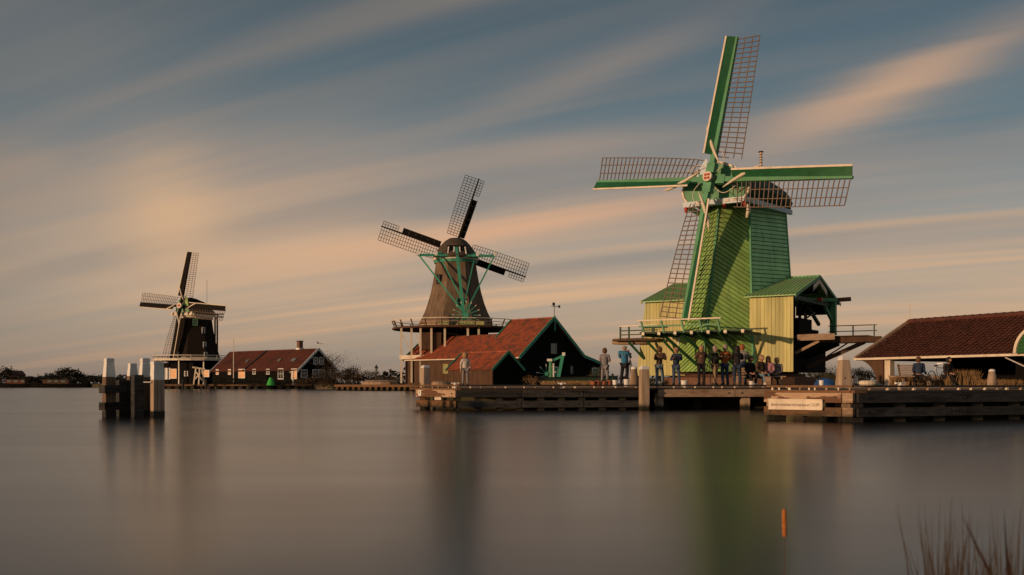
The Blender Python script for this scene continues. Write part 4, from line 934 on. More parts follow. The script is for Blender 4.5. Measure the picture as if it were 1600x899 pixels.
# ------------------------------------------------------------------ people
def skin_mesh(name, vs, es, rad, mats, root=0, sub=1):
    me = bpy.data.meshes.new(name); me.from_pydata(vs, es, []); o = bpy.data.objects.new(name, me); COL.objects.link(o)
    md = o.modifiers.new('skin', 'SKIN'); md.use_smooth_shade = True
    for i, d in enumerate(me.skin_vertices[0].data):
        r = rad[i]; d.radius = r if isinstance(r, tuple) else (r, r); d.use_root = (i == root)
    s = o.modifiers.new('sub', 'SUBSURF'); s.levels = sub; s.render_levels = sub
    dg = bpy.context.evaluated_depsgraph_get(); dg.update()
    m2 = bpy.data.meshes.new_from_object(o.evaluated_get(dg)); bpy.data.objects.remove(o); bpy.data.meshes.remove(me)
    m2.name = name; m2.materials.clear()
    for m in mats: m2.materials.append(m)
    o = bpy.data.objects.new(name, m2); COL.objects.link(o); return o
def cloth(name, col): return mat(name, col, .85, .25, 9, bump=.2)
SKIN = mat('skin', (.42, .22, .14), .6, .1, 8, bump=0)
JEANS = cloth('blue_denim', (.045, .075, .13)); BLACKC = cloth('black_cloth', (.012, .012, .014)); KHAKI = cloth('khaki_cloth', (.26, .19, .11))
BROWNC = cloth('brown_cloth', (.075, .045, .03)); BLUEC = cloth('blue_jacket_cloth', (.035, .17, .30)); ORANGEC = cloth('orange_cloth', (.48, .13, .03)); GREYC = cloth('grey_cloth', (.20, .19, .20))
WHITEC = cloth('pale_cloth', (.50, .46, .42)); PINKC = cloth('pink_cloth', (.40, .20, .22)); DENIM2 = cloth('pale_denim', (.13, .19, .24)); NAVY = cloth('navy_cloth', (.02, .035, .07))
H_GREY = mat('grey_hair', (.30, .25, .20), .8, .3, 20, bump=.2); H_BR = mat('brown_hair', (.10, .045, .02), .7, .3, 20, bump=.2); H_BL = mat('black_hair', (.012, .009, .008), .6, .3, 20, bump=.2)
H_RED = mat('ginger_hair', (.28, .095, .035), .7, .3, 20, bump=.2); H_FAIR = mat('fair_hair', (.32, .20, .10), .7, .3, 20, bump=.2); SHOE = mat('dark_shoe', (.03, .028, .026), .6, .2); SHOEW = mat('pale_shoe', (.5, .47, .44), .6, .2)
def person(loc, head, label, top, legs, hair, pose='stand', hgt=1.75, long_hair=False, shoes=SHOE, group=None, bald=False, turn=0, build=1.0):
    """a clothed figure facing -y before it is turned by head degrees"""
    s = hgt / 1.75; T = thing('person', label, 'person', loc, R(head), group)
    P = {}
    sit = pose.startswith('sit'); dz = -.45 if sit else 0
    P['pel'] = V((0, 0, .95 + dz)); P['sp'] = V((0, -.01, 1.14 + dz)); P['ch'] = V((0, .01, 1.34 + dz)); P['nk'] = V((0, .0, 1.49 + dz)); P['hb'] = V((0, -.015, 1.565 + dz)); P['hm'] = V((0, -.025, 1.65 + dz)); P['ht'] = V((0, -.015, 1.715 + dz))
    if sit:
        for k, f in (('sp', -.02), ('ch', -.05), ('nk', -.09), ('hb', -.11), ('hm', -.125), ('ht', -.12)): P[k].y += f
    for sd, n in ((-1, 'l'), (1, 'r')):
        st = .03 * sd if pose == 'walk' else 0
        P['hip' + n] = V((.095 * sd, 0, .90 + dz))
        if sit: P['kn' + n] = V((.14 * sd, -.44, .50)); P['an' + n] = V((.13 * sd, -.40 + .10 * sd, .085)); P['to' + n] = V((.14 * sd, -.54 + .10 * sd, .04))
        else:
            y = (.10 if sd > 0 else -.12) if pose == 'walk' else (.02 * sd)
            P['kn' + n] = V((.12 * sd, -.02 + y * .4, .49)); P['an' + n] = V((.13 * sd, .03 + y, .085)); P['to' + n] = V((.155 * sd, -.12 + y, .035))
        P['sh' + n] = V((.185 * sd, P['ch'].y, 1.425 + dz))
        if pose in ('camera', 'camera2'):
            P['el' + n] = V((.25 * sd, P['ch'].y - .13, 1.20)); P['wr' + n] = V((.09 * sd, P['ch'].y - .30, 1.46 if pose == 'camera' else 1.30))
        elif sit: P['el' + n] = V((.235 * sd, P['ch'].y - .03, 1.14 + dz)); P['wr' + n] = V((.09 * sd, P['ch'].y - .26, 1.04 + dz))
        elif pose == 'pocket': P['el' + n] = V((.30 * sd, .06, 1.16)); P['wr' + n] = V((.19 * sd, -.04, .95))
        elif pose == 'fold': P['el' + n] = V((.26 * sd, -.04, 1.16)); P['wr' + n] = V((-.03 * sd, -.22, 1.20))
        else: P['el' + n] = V((.245 * sd, .02, 1.14)); P['wr' + n] = V((.25 * sd, -.05, .89))
    sw, tw = random.uniform(-.035, .035), random.uniform(-.05, .05)
    for k, f in (('pel', 1), ('hipl', 1), ('hipr', 1), ('sp', .5), ('ch', -.2), ('shl', -.3), ('shr', -.3), ('ell', -.3), ('elr', -.3), ('wrl', -.3), ('wrr', -.3), ('nk', -.2), ('hb', 0), ('hm', .2), ('ht', .3)): P[k].x += sw * f
    P['shl'].z += sw * .4; P['shr'].z -= sw * .4; P['shl'].y += tw; P['shr'].y -= tw; P['ell'].y += tw; P['elr'].y -= tw
    for k in ('hm', 'ht'): P[k].y -= .012
    names = ['pel', 'sp', 'ch', 'nk', 'hb', 'hm', 'ht']; rad = dict(pel=(.12, .09), sp=(.10, .075), ch=(.10, .07), nk=.052, hb=(.062, .07), hm=(.086, .104), ht=(.068, .08))
    vs = []; es = []; rr = []; idx = {}
    def av(n, p, r, par=None):
        idx[n] = len(vs); vs.append(p * s); rr.append(tuple(q * s for q in r) if isinstance(r, tuple) else r * s)
        if par: es.append((idx[par], idx[n]))
    pr = None
    for n in names: av(n, P[n], rad[n], pr); pr = n
    hands = []
    for sd, n in ((-1, 'l'), (1, 'r')):
        av('hip' + n, P['hip' + n], .075, 'pel'); av('kn' + n, P['kn' + n], .055, 'hip' + n); av('an' + n, P['an' + n], .042, 'kn' + n); av('to' + n, P['to' + n], (.042, .032), 'an' + n)
        av('sh' + n, P['sh' + n], .048, 'ch'); av('el' + n, P['el' + n], .04, 'sh' + n); av('wr' + n, P['wr' + n], .028, 'el' + n)
        d = (P['wr' + n] - P['el' + n]).normalized()
        if pose == 'camera': d = (d + V((-sd * .5, 0, .2))).normalized()
        sdv = d.cross(V((0, 1, 0)) if abs(d.y) < .8 else V((0, 0, 1))).normalized(); bend = d.cross(sdv) * (1 if pose != 'stand' else 1)
        av('pa' + n, P['wr' + n] + d * .075, (.036, .018), 'wr' + n)
        for q, (o_, l_) in enumerate(((-.03, .062), (-.01, .075), (.01, .07), (.03, .055))):
            f0 = P['wr' + n] + d * .095 + sdv * o_; av(f'f{q}{n}', f0 + d * l_ * .5, .0095, 'pa' + n); av(f'g{q}{n}', f0 + d * l_ + bend * .025, .008, f'f{q}{n}')
        av('th' + n, P['wr' + n] + d * .05 - sdv * .045 * 1, .0105, 'wr' + n); av('ti' + n, P['wr' + n] + d * .09 - sdv * .052 + bend * .02, .009, 'th' + n)
    av('nose', P['hm'] + V((0, -.112, -.012)), .014, 'hm')
    for sd in (-1, 1): av('ear%d' % sd, P['hm'] + V((.088 * sd, .01, -.005)), .018, 'hm')
    body = skin_mesh('body', vs, es, rr, [SKIN]); body.parent = T
    # jacket
    e_ = 1.28 * build; vs = []; es = []; rr = []; idx = {}
    hem = P['pel'] + V((0, 0, -.06 if not sit else .02))
    av('hem', hem, (.185 * build, .15 * build)); av('sp', P['sp'], (.17 * build, .135 * build), 'hem'); av('ch', P['ch'], (.19 * build, .14 * build), 'sp'); av('ub', P['ch'] * .4 + P['nk'] * .6, (.172 * build, .132 * build), 'ch'); av('nk', P['nk'] + V((0, 0, .0)), .082, 'ub')
    for n in 'lr':
        av('sh' + n, P['sh' + n], .085 * build, 'ub'); av('el' + n, P['el' + n], .062, 'sh' + n); av('wr' + n, lerp(P['el' + n], P['wr' + n], .93), .043, 'el' + n)
    skin_mesh('jacket', vs, es, rr, [top]).parent = T
    vs = []; es = []; rr = []; idx = {}
    av('pel', P['pel'], (.165, .13))
    for n in 'lr': av('hip' + n, P['hip' + n], .105, 'pel'); av('kn' + n, P['kn' + n], .076, 'hip' + n); av('an' + n, lerp(P['an' + n], P['kn' + n], .05), .058, 'kn' + n)
    skin_mesh('trousers', vs, es, rr, [legs]).parent = T
    for n in 'lr':
        a, t = P['an' + n] * s, P['to' + n] * s; d = (t - a); d.z = 0; d.normalize()
        MB().loft([[V((a.x, a.y, 0)) + d * (x * s) + V((-d.y, d.x, 0)) * (w * math.cos(q * math.tau / 8) * s) + V((0, 0, max(0.0, z * s * (1 + math.sin(q * math.tau / 8)) / 2 * 2))) for q in range(8)] for x, w, z in ((-.085, .025, .07), (-.06, .045, .10), (.03, .05, .10), (.12, .052, .06), (.17, .03, .035))]).build('shoe', shoes, T, True)
    hm = P['hm'] * s
    if not bald:
        h = MB().lathe([(.001, .150), (.06, .138), (.098, .098), (.115, .03), (.113, -.05), (.09, -.105)], hm + V((0, .056 * s, 0)), 14, 0, 0, 1.0, .98)
        o = h.build('hair', hair, T, True)
        if long_hair: MB().lathe([(.05, .02), (.105, -.02), (.125, -.15), (.13, -.28), (.10, -.42), (.04, -.47)], hm + V((0, .085 * s, 0)), 10, 0, 0, 1.0, .55).build('long_hair', hair, o, True)
    else:
        MB().lathe([(.108, .035), (.113, -.02), (.098, -.085)], hm + V((0, .055 * s, 0)), 12, 0, 0, 1.0, .92).build('hair', hair, T, True)
    for sd in (-1, 1):
        MB().ball(hm + V((.032 * sd, -.095, .008)) * s, .011 * s, n=5).build('eye', H_BL, T)
    MB().beam(hm + V((-.025, -.102, -.05)) * s, hm + V((.025, -.102, -.05)) * s, .012, .009).build('mouth', mat('lip', (.30, .10, .08), .6, .1), T)
    if pose in ('camera', 'camera2'):
        w = (P['wrl'] + P['wrr']) / 2 * s
        c = thing('camera', 'small black camera held by the ' + ' '.join(label.split()[:6]).rstrip(' and'), 'camera', T.location + Matrix.Rotation(R(head), 3, 'Z') @ (w + V((0, -.08, .03))), R(head))
        MB().box((0, 0, 0), (.14, .07, .1)).build('camera_body', BLACKC, c); MB().path([(0, -.03, 0), (0, -.12, 0)], .035, 10).build('lens', M_iron, c)
    return T
def people():
    g = 'people on the quay by the green mill'; z = .814
    def at(px, d): q = W(px, 600, d); return (q.x, q.y, z)
    person(at(975.5, 42.5), 150, 'person in bright blue jacket and black trousers holding up a camera', BLUEC, BLACKC, H_GREY, 'camera', 1.77, group=g, bald=True, build=1.06)
    person(at(1031, 43.5), 165, 'person in brown jacket and pale jeans standing under the mill stage', BROWNC, DENIM2, H_BR, 'camera2', 1.70, group=g)
    person(at(1057, 43), -20, 'person in grey blue jacket and blue jeans looking down', NAVY, JEANS, H_FAIR, 'camera2', 1.64, group=g)
    person(at(1096, 42.5), 195, 'person in long dark brown coat with fair hair', BROWNC, BLACKC, H_FAIR, 'camera2', 1.72, group=g, build=1.1)
    person(at(1117.5, 42.8), 60, 'person in black jacket and khaki trousers beside a tripod', BLACKC, KHAKI, H_GREY, 'camera2', 1.70, group=g, build=1.08)
    person(at(1133, 43.2), 200, 'person in orange body warmer and blue jeans with grey hair', ORANGEC, JEANS, H_GREY, 'fold', 1.78, group=g)
    person(at(1152, 42.2), 175, 'person with long black hair, dark top and dark jeans seen from behind', BLACKC, NAVY, H_BL, 'camera2', 1.68, True, group=g)
    person(at(1160, 44.4), 150, 'person with ginger hair and grey jacket behind the long haired one', GREYC, JEANS, H_RED, 'fold', 1.84, group=g)
    g = 'people sitting on the bench by the green mill'
    person(at(1171, 42.8), 12, 'person in black jacket, leftmost of those sitting on the bench', BLACKC, BLACKC, H_BR, 'sit', 1.70, shoes=SHOEW, group=g)
    person(at(1187, 42.8), 25, 'seated person in brown jacket and light jeans leaning forward', BROWNC, DENIM2, H_FAIR, 'sit', 1.78, group=g, shoes=SHOEW)
    person(at(1201, 43.0), -25, 'seated person with long brown hair and pale pink top', PINKC, BLACKC, H_BR, 'sit', 1.70, True, group=g)
    person(at(1215, 43.3), -35, 'seated person in grey top, rightmost on the bench', GREYC, BROWNC, H_FAIR, 'sit', 1.64, group=g)
    person(at(945, 47), 160, 'person in grey jacket and trousers standing left of the man in blue', GREYC, GREYC, H_BR, 'fold', 1.76)
    person(at(727, 41.6), 10, 'person in pale top and light grey trousers before the small shed', WHITEC, GREYC, H_FAIR, 'stand', 1.36)
    person(at(1436, 43.8), 170, 'person in dark blue jacket sitting at the wooden table under the shed roof', NAVY, BLACKC, H_BR, 'sit', 1.7)
    person(at(1480, 43.4), 20, 'person in black clothes sitting at the right end of the table', BLACKC, BLACKC, H_BL, 'sit', 1.66)
    # the bench they sit on
    q = W(1190, 600, 43.05); b = thing('bench', 'low slatted wooden bench against the mill with people sitting on it', 'bench', (q.x, q.y, z), R(0))
    for i in range(4): piece('slat', M_wood, b, (-1.25, -.16 + i * .11, .42), (1.0, -.16 + i * .11, .42), .09, .045)
    for i in range(3): piece('slat', M_wood, b, (-1.25, .28 + .03 * i, .55 + i * .11), (-.2, .28 + .03 * i, .55 + i * .11), .03, .08)
    for x in (-1.1, .8):
        for y in (-.14, .16): piece('leg', M_wood, b, (x, y, 0), (x, y, .4), .09, .09, (0, 1, 0))
    q = W(1200, 600, 42.2); b = thing('crate', 'small upright pale wooden crate at the feet of the seated people', 'crate', (q.x, q.y, z))
    MB().box((0, 0, .2), (.2, .2, .38)).build('box', M_wood, b); MB().box((0, 0, .40), (.23, .23, .03)).build('lid', M_wood, b)
    for px, d, lab in ((1108.5, 42.4, 'black camera tripod between two people in dark coats'), (984.5, 42.3, 'black tripod beside the man in the blue jacket')):
        q = W(px, 600, d); t = thing('tripod', lab, 'tripod', (q.x, q.y, z))
        for k in range(3): a = k * math.tau / 3 + .5; MB().path([(.02 * math.cos(a), .02 * math.sin(a), 1.1), (.36 * math.cos(a), .36 * math.sin(a), 0)], .018, 6).build('leg', M_iron, t)
        MB().path([(0, 0, 1.05), (0, 0, 1.34)], .02, 6).build('centre_column', M_iron, t); MB().box((0, 0, 1.38), (.1, .14, .08)).build('tripod_head', M_iron, t)
people()

# ------------------------------------------------------------------ things on the quay
def quay_things():
    z = .814
    def at(px, d): q = W(px, 600, d); return V((q.x, q.y, z))
    for px, d, r, h, lab in ((961, 42.6, .11, .27, 'white bucket on the quay left of the man in blue'), (1069, 41.8, .14, .25, 'white bucket on the quay under the mill stage'),
                             (1283.5, 40.5, .10, .25, 'small white bucket in front of the blue tarpaulin'), (979, 41.0, .12, .3, 'cream bucket by the feet of the man in blue'), (1174, 41.2, .10, .22, 'white paper cup bucket before the seated people')):
        p = at(px, d); t = thing('bucket', lab, 'bucket', p)
        MB().lathe([(r * .8, 0), (r, h), (r * 1.08, h), (r * 1.08, h - .03), (r * .9, h - .01), (r * .75, .03)], (0, 0, 0), 14).build('pail', M_white, t, False)
        MB().path([(r * math.cos(a), .0, h - .02 - .1 * math.sin(a)) for a in [i * math.pi / 8 for i in range(9)]], .008, 4).build('handle', M_iron, t)
    for i, px in enumerate((927, 934, 943.5, 952)):
        p = at(px, 43.0 + .1 * i); lab = ('leftmost', 'second', 'third', 'rightmost')[i] + ' terracotta pot of the row by the white bucket'
        t = thing('flower_pot', lab, 'flower pot', p, 0, 'terracotta pots along the quay')
        h = .22 + .03 * (i % 2); MB().lathe([(.08, 0), (.11, h * .8), (.13, h * .8), (.13, h), (.10, h), (.09, h - .04)], (0, 0, 0), 12).build('pot', M_pot, t)
        leaves(MB(), (0, 0, h + .05), (.10, .10, .09), 22, .05, 3).build('plant', M_leafo, t)
    # blue tarpaulin heap
    p = at(1289, 42); rings = []
    for f in [i / 7 for i in range(8)]:
        r = (1 - f ** 2.2) ** .5; rings.append([V((.44 * r * math.cos(a) * (1 + .10 * math.sin(5 * a + f * 3)), .4 * r * math.sin(a), .36 * f + .035 * math.sin(3 * a + f * 9) * (1 - f))) for a in [k * math.tau / 18 for k in range(18)]])
    o = MB().loft(rings).build('tarpaulin', M_blue, None, True); o.location = p; tag(o, 'crumpled blue tarpaulin heap on the quay beside the green mill', 'tarpaulin')
    # small pale stones / hatch by the left jetty end
    p = at(689, 44); o = MB().lathe([(.42, 0), (.42, .16), (.34, .22), (.02, .24)], (0, 0, 0), 14).build('round_stone', M_wood); o.location = p; tag(o, 'low round pale stone behind the left end of the jetty', 'stone')
    p = W(594, 602, 127.5); o = MB().lathe([(3.0, 0), (2.9, .5), (2.3, .75), (.1, .8)], (0, 0, 0), 16).build('round_hatch', M_wood); o.location = (p.x, 131.0, .6); tag(o, 'low round grey cover on the quay left of the brown mill', 'cover')
    # signboard on a post
    p = W(696, 600, 92); t = thing('information_sign', 'yellowish information board on posts left of the small shed', 'sign', (p.x, p.y, .78))
    for x in (-.15, .15): MB().path([(x, 0, 0), (x, 0, 1.9)], .03, 6).build('post', M_dkwood, t)
    MB().box((0, -.05, 1.5), (.46, .05, .9)).build('panel', M_yel, t)
    # green winch with spoked wheel in front of the barn
    p = W(868, 600, 84); t = thing('winch', 'green wooden winch with white tipped spoke wheel before the barn door', 'winch', (p.x, p.y, .78))
    MB().beam((-.45, 0, 0), (-.45, 0, 2.05), .2, .2, (0, 1, 0)).build('post', M_green, t); MB().box((-.5, 0, 2.12), (.42, .3, .2)).build('white_head', M_white, t)
    MB().beam((.12, 0, 0), (.62, 0, 2.55), .26, .22, (0, 1, 0)).build('leaning_post', M_teal, t); MB().box((.68, 0, 2.62), (.24, .24, .28)).build('white_head', M_white, t)
    MB().beam((-.45, .05, 2.0), (.68, .05, 2.5), .16, .2).build('top_beam', M_teal, t); MB().beam((-.18, -.02, 0), (-.18, -.02, 1.85), .12, .1, (0, 1, 0)).build('white_post', M_white, t)
    wh = MB().path([(-.78, -.2, .95), (-.78, .2, .95)], .16, 10).build('wheel_hub', M_teal, t)
    for k in range(9):
        a = k * math.tau / 9 + .2; e = V((math.cos(a), 0, math.sin(a))); c = V((-.78, 0, .95)); MB().beam(c, c + e * .62, .06, .06, (0, 1, 0)).build('spoke', M_teal, wh); MB().beam(c + e * .62, c + e * .84, .07, .07, (0, 1, 0)).build('spoke_tip', M_white, wh)
    # long green hull lying behind the quay
    a, b = W(842, 590, 62), W(962, 590, 52); d = (b - a); d.z = 0; L = d.length; rz = math.atan2(d.y, d.x)
    t = thing('rowing_boat', 'long dark green boat hull lying ashore behind the pots and dry grass', 'boat', (a.x, a.y, .8), rz)
    rings = []
    for f in [i / 10 for i in range(11)]:
        w = .55 * math.sin(math.pi * min(.98, max(.02, f))) ** .5; h = .44 + .12 * (2 * f - 1) ** 2; zb = .16 + .20 * (1 - f) ** 3
        rings.append([V((f * L, -w, h)), V((f * L, -w * .9, zb + .1)), V((f * L, -w * .3, zb)), V((f * L, w * .3, zb)), V((f * L, w * .9, zb + .1)), V((f * L, w, h)), V((f * L, w * .85, h - .02)), V((f * L, 0, zb + .15)), V((f * L, -w * .85, h - .02))])
    MB().loft(rings).build('hull', mat('dark_green_hull', (.006, .022, .014), .6, .3), t)
    MB().beam((.1, -.4, .47), (L - .1, -.45, .50), .08, .07).build('gunwale', M_black, t)
    for f in (.3, .6): MB().box((L * f, 0, .42), (.25, .9, .05)).build('thwart', M_dkwood, t)
    for f in (.25, .75): MB().box((L * f, 0, .09), (.2, 1.0, .18)).build('chock', M_dkwood, t)
    # flag pole, lamp, buoy, trestle by the far mill
    p = W(365, 604, 163); t = thing('flag_pole', 'thin bare white flag pole before the long black house', 'flag pole', (p.x, p.y, .75)); MB().path([(0, 0, 0), (0, 0, 7.2)], [.09, .05], 8).build('pole', M_cream, t); MB().ball((0, 0, 7.25), .1).build('finial', M_cream, t)
    p = W(588, 600, 150); t = thing('street_lamp', 'small black lantern post standing among the bushes', 'street lamp', (p.x, p.y, .75))
    MB().path([(0, 0, 0), (0, 0, 2.0)], .05, 7).build('post', M_iron, t); MB().lathe([(.12, 2.0), (.24, 2.5), (.24, 2.52)], (0, 0, 0), 6).build('lantern_glass', M_pane, t); MB().lathe([(.34, 2.52), (.12, 2.8), (.03, 3.0)], (0, 0, 0), 6).build('lantern_hood', M_iron, t)
    p = W(423, 606, 160); t = thing('buoy', 'bright green conical buoy moored before the long black house', 'buoy', (p.x, p.y, 0))
    MB().lathe([(.95, .05), (1.0, .55), (.6, .62)], (0, 0, 0), 14).build('float', M_black, t); MB().lathe([(.72, .62), (.66, .8), (.26, 1.75), (.24, 1.85)], (0, 0, 0), 14).build('green_cone', mat('buoy_green', (.05, .42, .06), .45, .1), t)
    p = W(311, 604, 165.5); t = thing('trestle', 'pale crooked timber trestle on the bank below the far mill', 'trestle', (p.x, p.y, .7))
    for a, b in (((-.9, 0, 0), (-.5, 0, 3.0)), ((.9, 0, 0), (.5, 0, 2.7)), ((-1.1, 0, 2.9), (1.0, 0, 2.6)), ((-.8, 0, .8), (.8, .1, 2.5)), ((.7, 0, .6), (-.6, -.1, 2.3)), ((.2, -.8, 0), (.1, 0, 2.6))): MB().beam(a, b, .2, .22, (0, 1, 0)).build('timber', M_cream, t)
    for px, lab in ((286, 'short dark mooring stake on the far bank, left one'), (322, 'short dark mooring stake beside the trestle on the far bank')):
        p = W(px, 606, 164.6); o = MB().lathe([(.2, -.8), (.2, 1.5), (.1, 1.6)], (0, 0, 0), 8).build('mooring_stake', M_woodk); o.location = (p.x, p.y, 0); tag(o, lab, 'mooring post')
    p = W(458, 600, 163.5); t = thing('garden_pump', 'small white garden pump by the corner of the long black house', 'pump', (p.x, p.y, .75)); MB().path([(0, 0, 0), (0, 0, 2.2)], .12, 8).build('post', M_white, t); MB().beam((-.6, 0, 2.0), (.5, 0, 2.25), .1, .12).build('handle', M_white, t)
quay_things()

# ------------------------------------------------------------------ long tiled shed at the right
def right_shed():
    a, b = W(1338, 561, 49.5), W(1600, 551, 41.4); d = (b - a); d.z = 0; L = d.length + 6; phi = math.atan2(d.y, d.x)
    T = thing('open_shed', 'long open shed with low brown tiled roof and white gutter at the right edge', 'shed', (a.x, a.y, 0), phi)
    X, Y = V((math.cos(phi), math.sin(phi), 0)), V((-math.sin(phi), math.cos(phi), 0))
    ze, dp = 2.17, 3.3
    FS = Frame(1338, 49.5, math.degrees(phi)); hr = FS.aty(1420, 505.5, dp); hip, zr = hr.x, hr.z
    # ridge starts where the hip meets it
    E0, E1, R0, R1 = V((0, 0, ze)), V((L, 0, ze)), V((hip, dp, zr)), V((L, dp, zr)); B0, B1 = V((0, 2 * dp, ze)), V((L, 2 * dp, ze))
    back = MB(); back.slab([E0 - V((0, -.02, .1)), E1 - V((0, -.02, .1)), R1 - V((0, 0, .1)), R0 - V((0, 0, .1))], .05, (0, -.5, .85)); back.slab([B0 - V((0, 0, .1)), R0 - V((0, 0, .1)), R1 - V((0, 0, .1)), B1 - V((0, 0, .1))], .05, (0, .5, .85)); back.slab([E0 - V((0, 0, .1)), R0 - V((0, 0, .1)), B0 - V((0, 0, .1))], .05, (-.5, 0, .7))
    rf = back.build('roof', M_dkwood, T)
    # separate tiles on the slope in view
    e = (E1 - E0).normalized(); S = (R0 - V((hip, 0, ze))); s = V((0, dp, zr - ze)); sl_ = s.length; s = s / sl_; n = e.cross(s)
    rows = 15; st = sl_ / rows; cnt = 0; big = MB()
    for j in range(rows):
        x = hip * (j + .3) / rows
        while x < L - .3:
            p = E0 + e * x + s * (j * st); jt = random.uniform(-.008, .008); w = .27
            prof = [V((0, 0, .035)), V((.09, 0, .0)), V((.19, 0, .012)), V((.255, 0, .06))]
            q = [p + e * v.x + n * (v.z + .05 + jt) for v in prof] + [p + e * v.x + s * (st * 1.12) + n * (v.z + jt) for v in prof]
            low = [p + e * v.x + n * (v.z + .02 + jt) for v in prof]
            big.add(q + low, [(0, 1, 5, 4), (1, 2, 6, 5), (2, 3, 7, 6), (8, 9, 1, 0), (9, 10, 2, 1), (10, 11, 3, 2)])
            x += w
    big.build('roof_tiles', M_tile3, rf, kind='stuff')
    # ridge and hip caps
    k = int((L - hip) / .42)
    for i in range(k): MB().path([R0 + e * (i * .42) + V((0, 0, .06)), R0 + e * (i * .42 + .44) + V((0, 0, .085))], .15, 7).build('ridge_tile', M_tile3, rf)
    MB().beam(E0 + V((-.02, -.05, .04)), R0 + V((-.02, 0, .1)), .12, .13).build('hip_board', M_wood, T)
    MB().beam(E0 + V((-.05, -.06, -.03)), V((L, -.06, ze - .03)), .12, .10).build('gutter', M_cream, T)
    MB().path([R0 + V((.05, 0, .1)), R0 + V((.05, 0, .98))], .022, 6).build('roof_pin', M_cream, T)
    # curved eave brace at the open end, posts, back wall
    pts = [V((.05, .1, ze - .08))] + [V((.25 + 1.0 * math.sin(f), .1, ze - .1 - .95 * (1 - math.cos(f)) - .25 * f)) for f in [i * .22 for i in range(7)]]
    MB().slab(pts + [V((1.6, .1, ze - 1.3)), V((1.6, .1, ze - .08))], .08, (0, 1, 0)).build('curved_brace', M_dkwood, T)
    MB().beam((1.75, .35, .8), (1.75, .35, ze - .1), .36, .3, (0, 1, 0)).build('front_post', M_cream, T)
    for x in (2.9, 5.4, 8.2, 11): MB().beam((x, 5.6, .8), (x, 5.6, ze), .22, .22, (0, 1, 0)).build('rear_post', M_dkwood, T)
    MB().box((7.5 + 1, 6.2, 1.5), (L - 3, .12, 1.5)).build('back_wall', M_black, T)
    MB().box((3.0, 4.6, 1.5), (.1, 3.2, 1.45)).build('end_wall', M_black, T)
    MB().beam((8.1, .2, 2.05), (9.4, .3, 1.45), .05, .05).build('iron_brace', M_metal, T); MB().beam((9.4, .3, .8), (9.4, .3, 1.47), .05, .05, (0, 1, 0)).build('iron_post', M_metal, T)
    # green arched dormer with a white rim
    q = W(1606, 553, 40.0); loc = (X.dot(V((q.x - a.x, q.y - a.y, 0))), Y.dot(V((q.x - a.x, q.y - a.y, 0))))
    cx, cy, r = loc[0], -.35, 1.1
    arc = [V((cx + r * math.cos(t), cy, ze + .02 + r * math.sin(t))) for t in [math.pi * i / 16 for i in range(17)]]
    dm = MB().slab(arc, 2.2, (0, 1, 0)).build('arched_dormer', M_dkgreen, T)
    mb = MB()
    for p, q in zip(arc, arc[1:]): mb.beam(p - V((0, .05, 0)), q - V((0, .05, 0)), .12, .12, (0, 1, 0))
    mb.build('arch_trim', M_cream, dm)
    for i in range(6): MB().box((cx, cy - .01, ze + .1 + i * .145), (2 * math.sqrt(max(.01, r * r - (.12 + i * .15) ** 2)) * .96, .03, .12)).build('dormer_board', mat('vivid_green_boards', (.02, .11, .025), .6, .2), dm)
    lo = [V((cx + 1.0 - 1.35 * (1 - math.cos(t)), cy + .3, ze - 1.4 * math.sin(t) - .0)) for t in [i * .13 for i in range(9)]]
    MB().box((cx - 1.3, 1.6, 1.45), (2.4, .1, 1.35)).build('dark_screen', M_black, T)
    MB().path([(cx - .15, .0, .8), (cx - .2, .0, 1.5), (cx - .55, .0, 1.95), (cx - 1.0, .0, 2.08)], .06, 6).build('arch_brace', M_dkgreen, T)
    MB().box((cx - .9, 1.5, 1.72), (.35, .02, .1)).build('name_plate', M_pane, T)
    # furniture under the roof
    def at(px, dd): q = W(px, 600, dd); return V((q.x, q.y, .814))
    p = at(1434, 44.2); t = thing('picnic_table', 'long plank picnic table under the open shed', 'table', p, R(3))
    for i in range(4): piece('top_plank', M_wood, t, (-1.15, -.24 + i * .16, .43), (1.15, -.24 + i * .16, .43), .145, .05)
    for x in (-.6, .5):
        for s_ in (-1, 1): MB().beam((x + .1 * s_, .0, .40), (x + .1 * s_, s_ * .3, 0), .09, .09, (0, 1, 0)).build('leg', M_wood, t)
    p = at(1420, 45.6); t = thing('slatted_bench', 'wooden bench with a high slatted back behind the picnic table', 'bench', p)
    for i in range(5): piece('back_slat', M_wood, t, (-.42, .1 + i * .05, .52 + i * .105), (.42, .1 + i * .05, .52 + i * .105), .03, .07)
    for i in range(3): piece('seat_slat', M_wood, t, (-.42, -.3 + i * .14, .42), (.42, -.3 + i * .14, .42), .12, .04)
    for x in (-.36, .36): MB().beam((x, -.1, 0), (x, .34, 1.0), .07, .07, (0, 1, 0)).build('frame', M_dkwood, t)
    p = at(1466, 43.7); t = thing('bicycle', 'bicycle leaning near the right end of the picnic table', 'bicycle', p, R(35))
    for x in (-.5, .5):
        rim = MB(); rim.path([(x + .33 * math.cos(k * math.tau / 20), 0, .34 + .33 * math.sin(k * math.tau / 20)) for k in range(21)], .018, 5, cap=False); w = rim.build('wheel', M_iron, t)
        sp = MB()
        for k in range(8): sp.path([(x, 0, .34), (x + .32 * math.cos(k * .785), 0, .34 + .32 * math.sin(k * .785))], .004, 3)
        sp.build('spokes', M_metal, w, kind='stuff')
    for a_, b_ in (((-.5, .34), (-.15, .85)), ((-.15, .82), (.36, .80)), ((-.15, .78), (0, .30)), ((0, .30), (.38, .74)), ((-.5, .34), (0, .30)), ((.5, .34), (.34, 1.0))): MB().path([(a_[0], 0, a_[1]), (b_[0], 0, b_[1])], .016, 6).build('frame_tube', M_white, t)
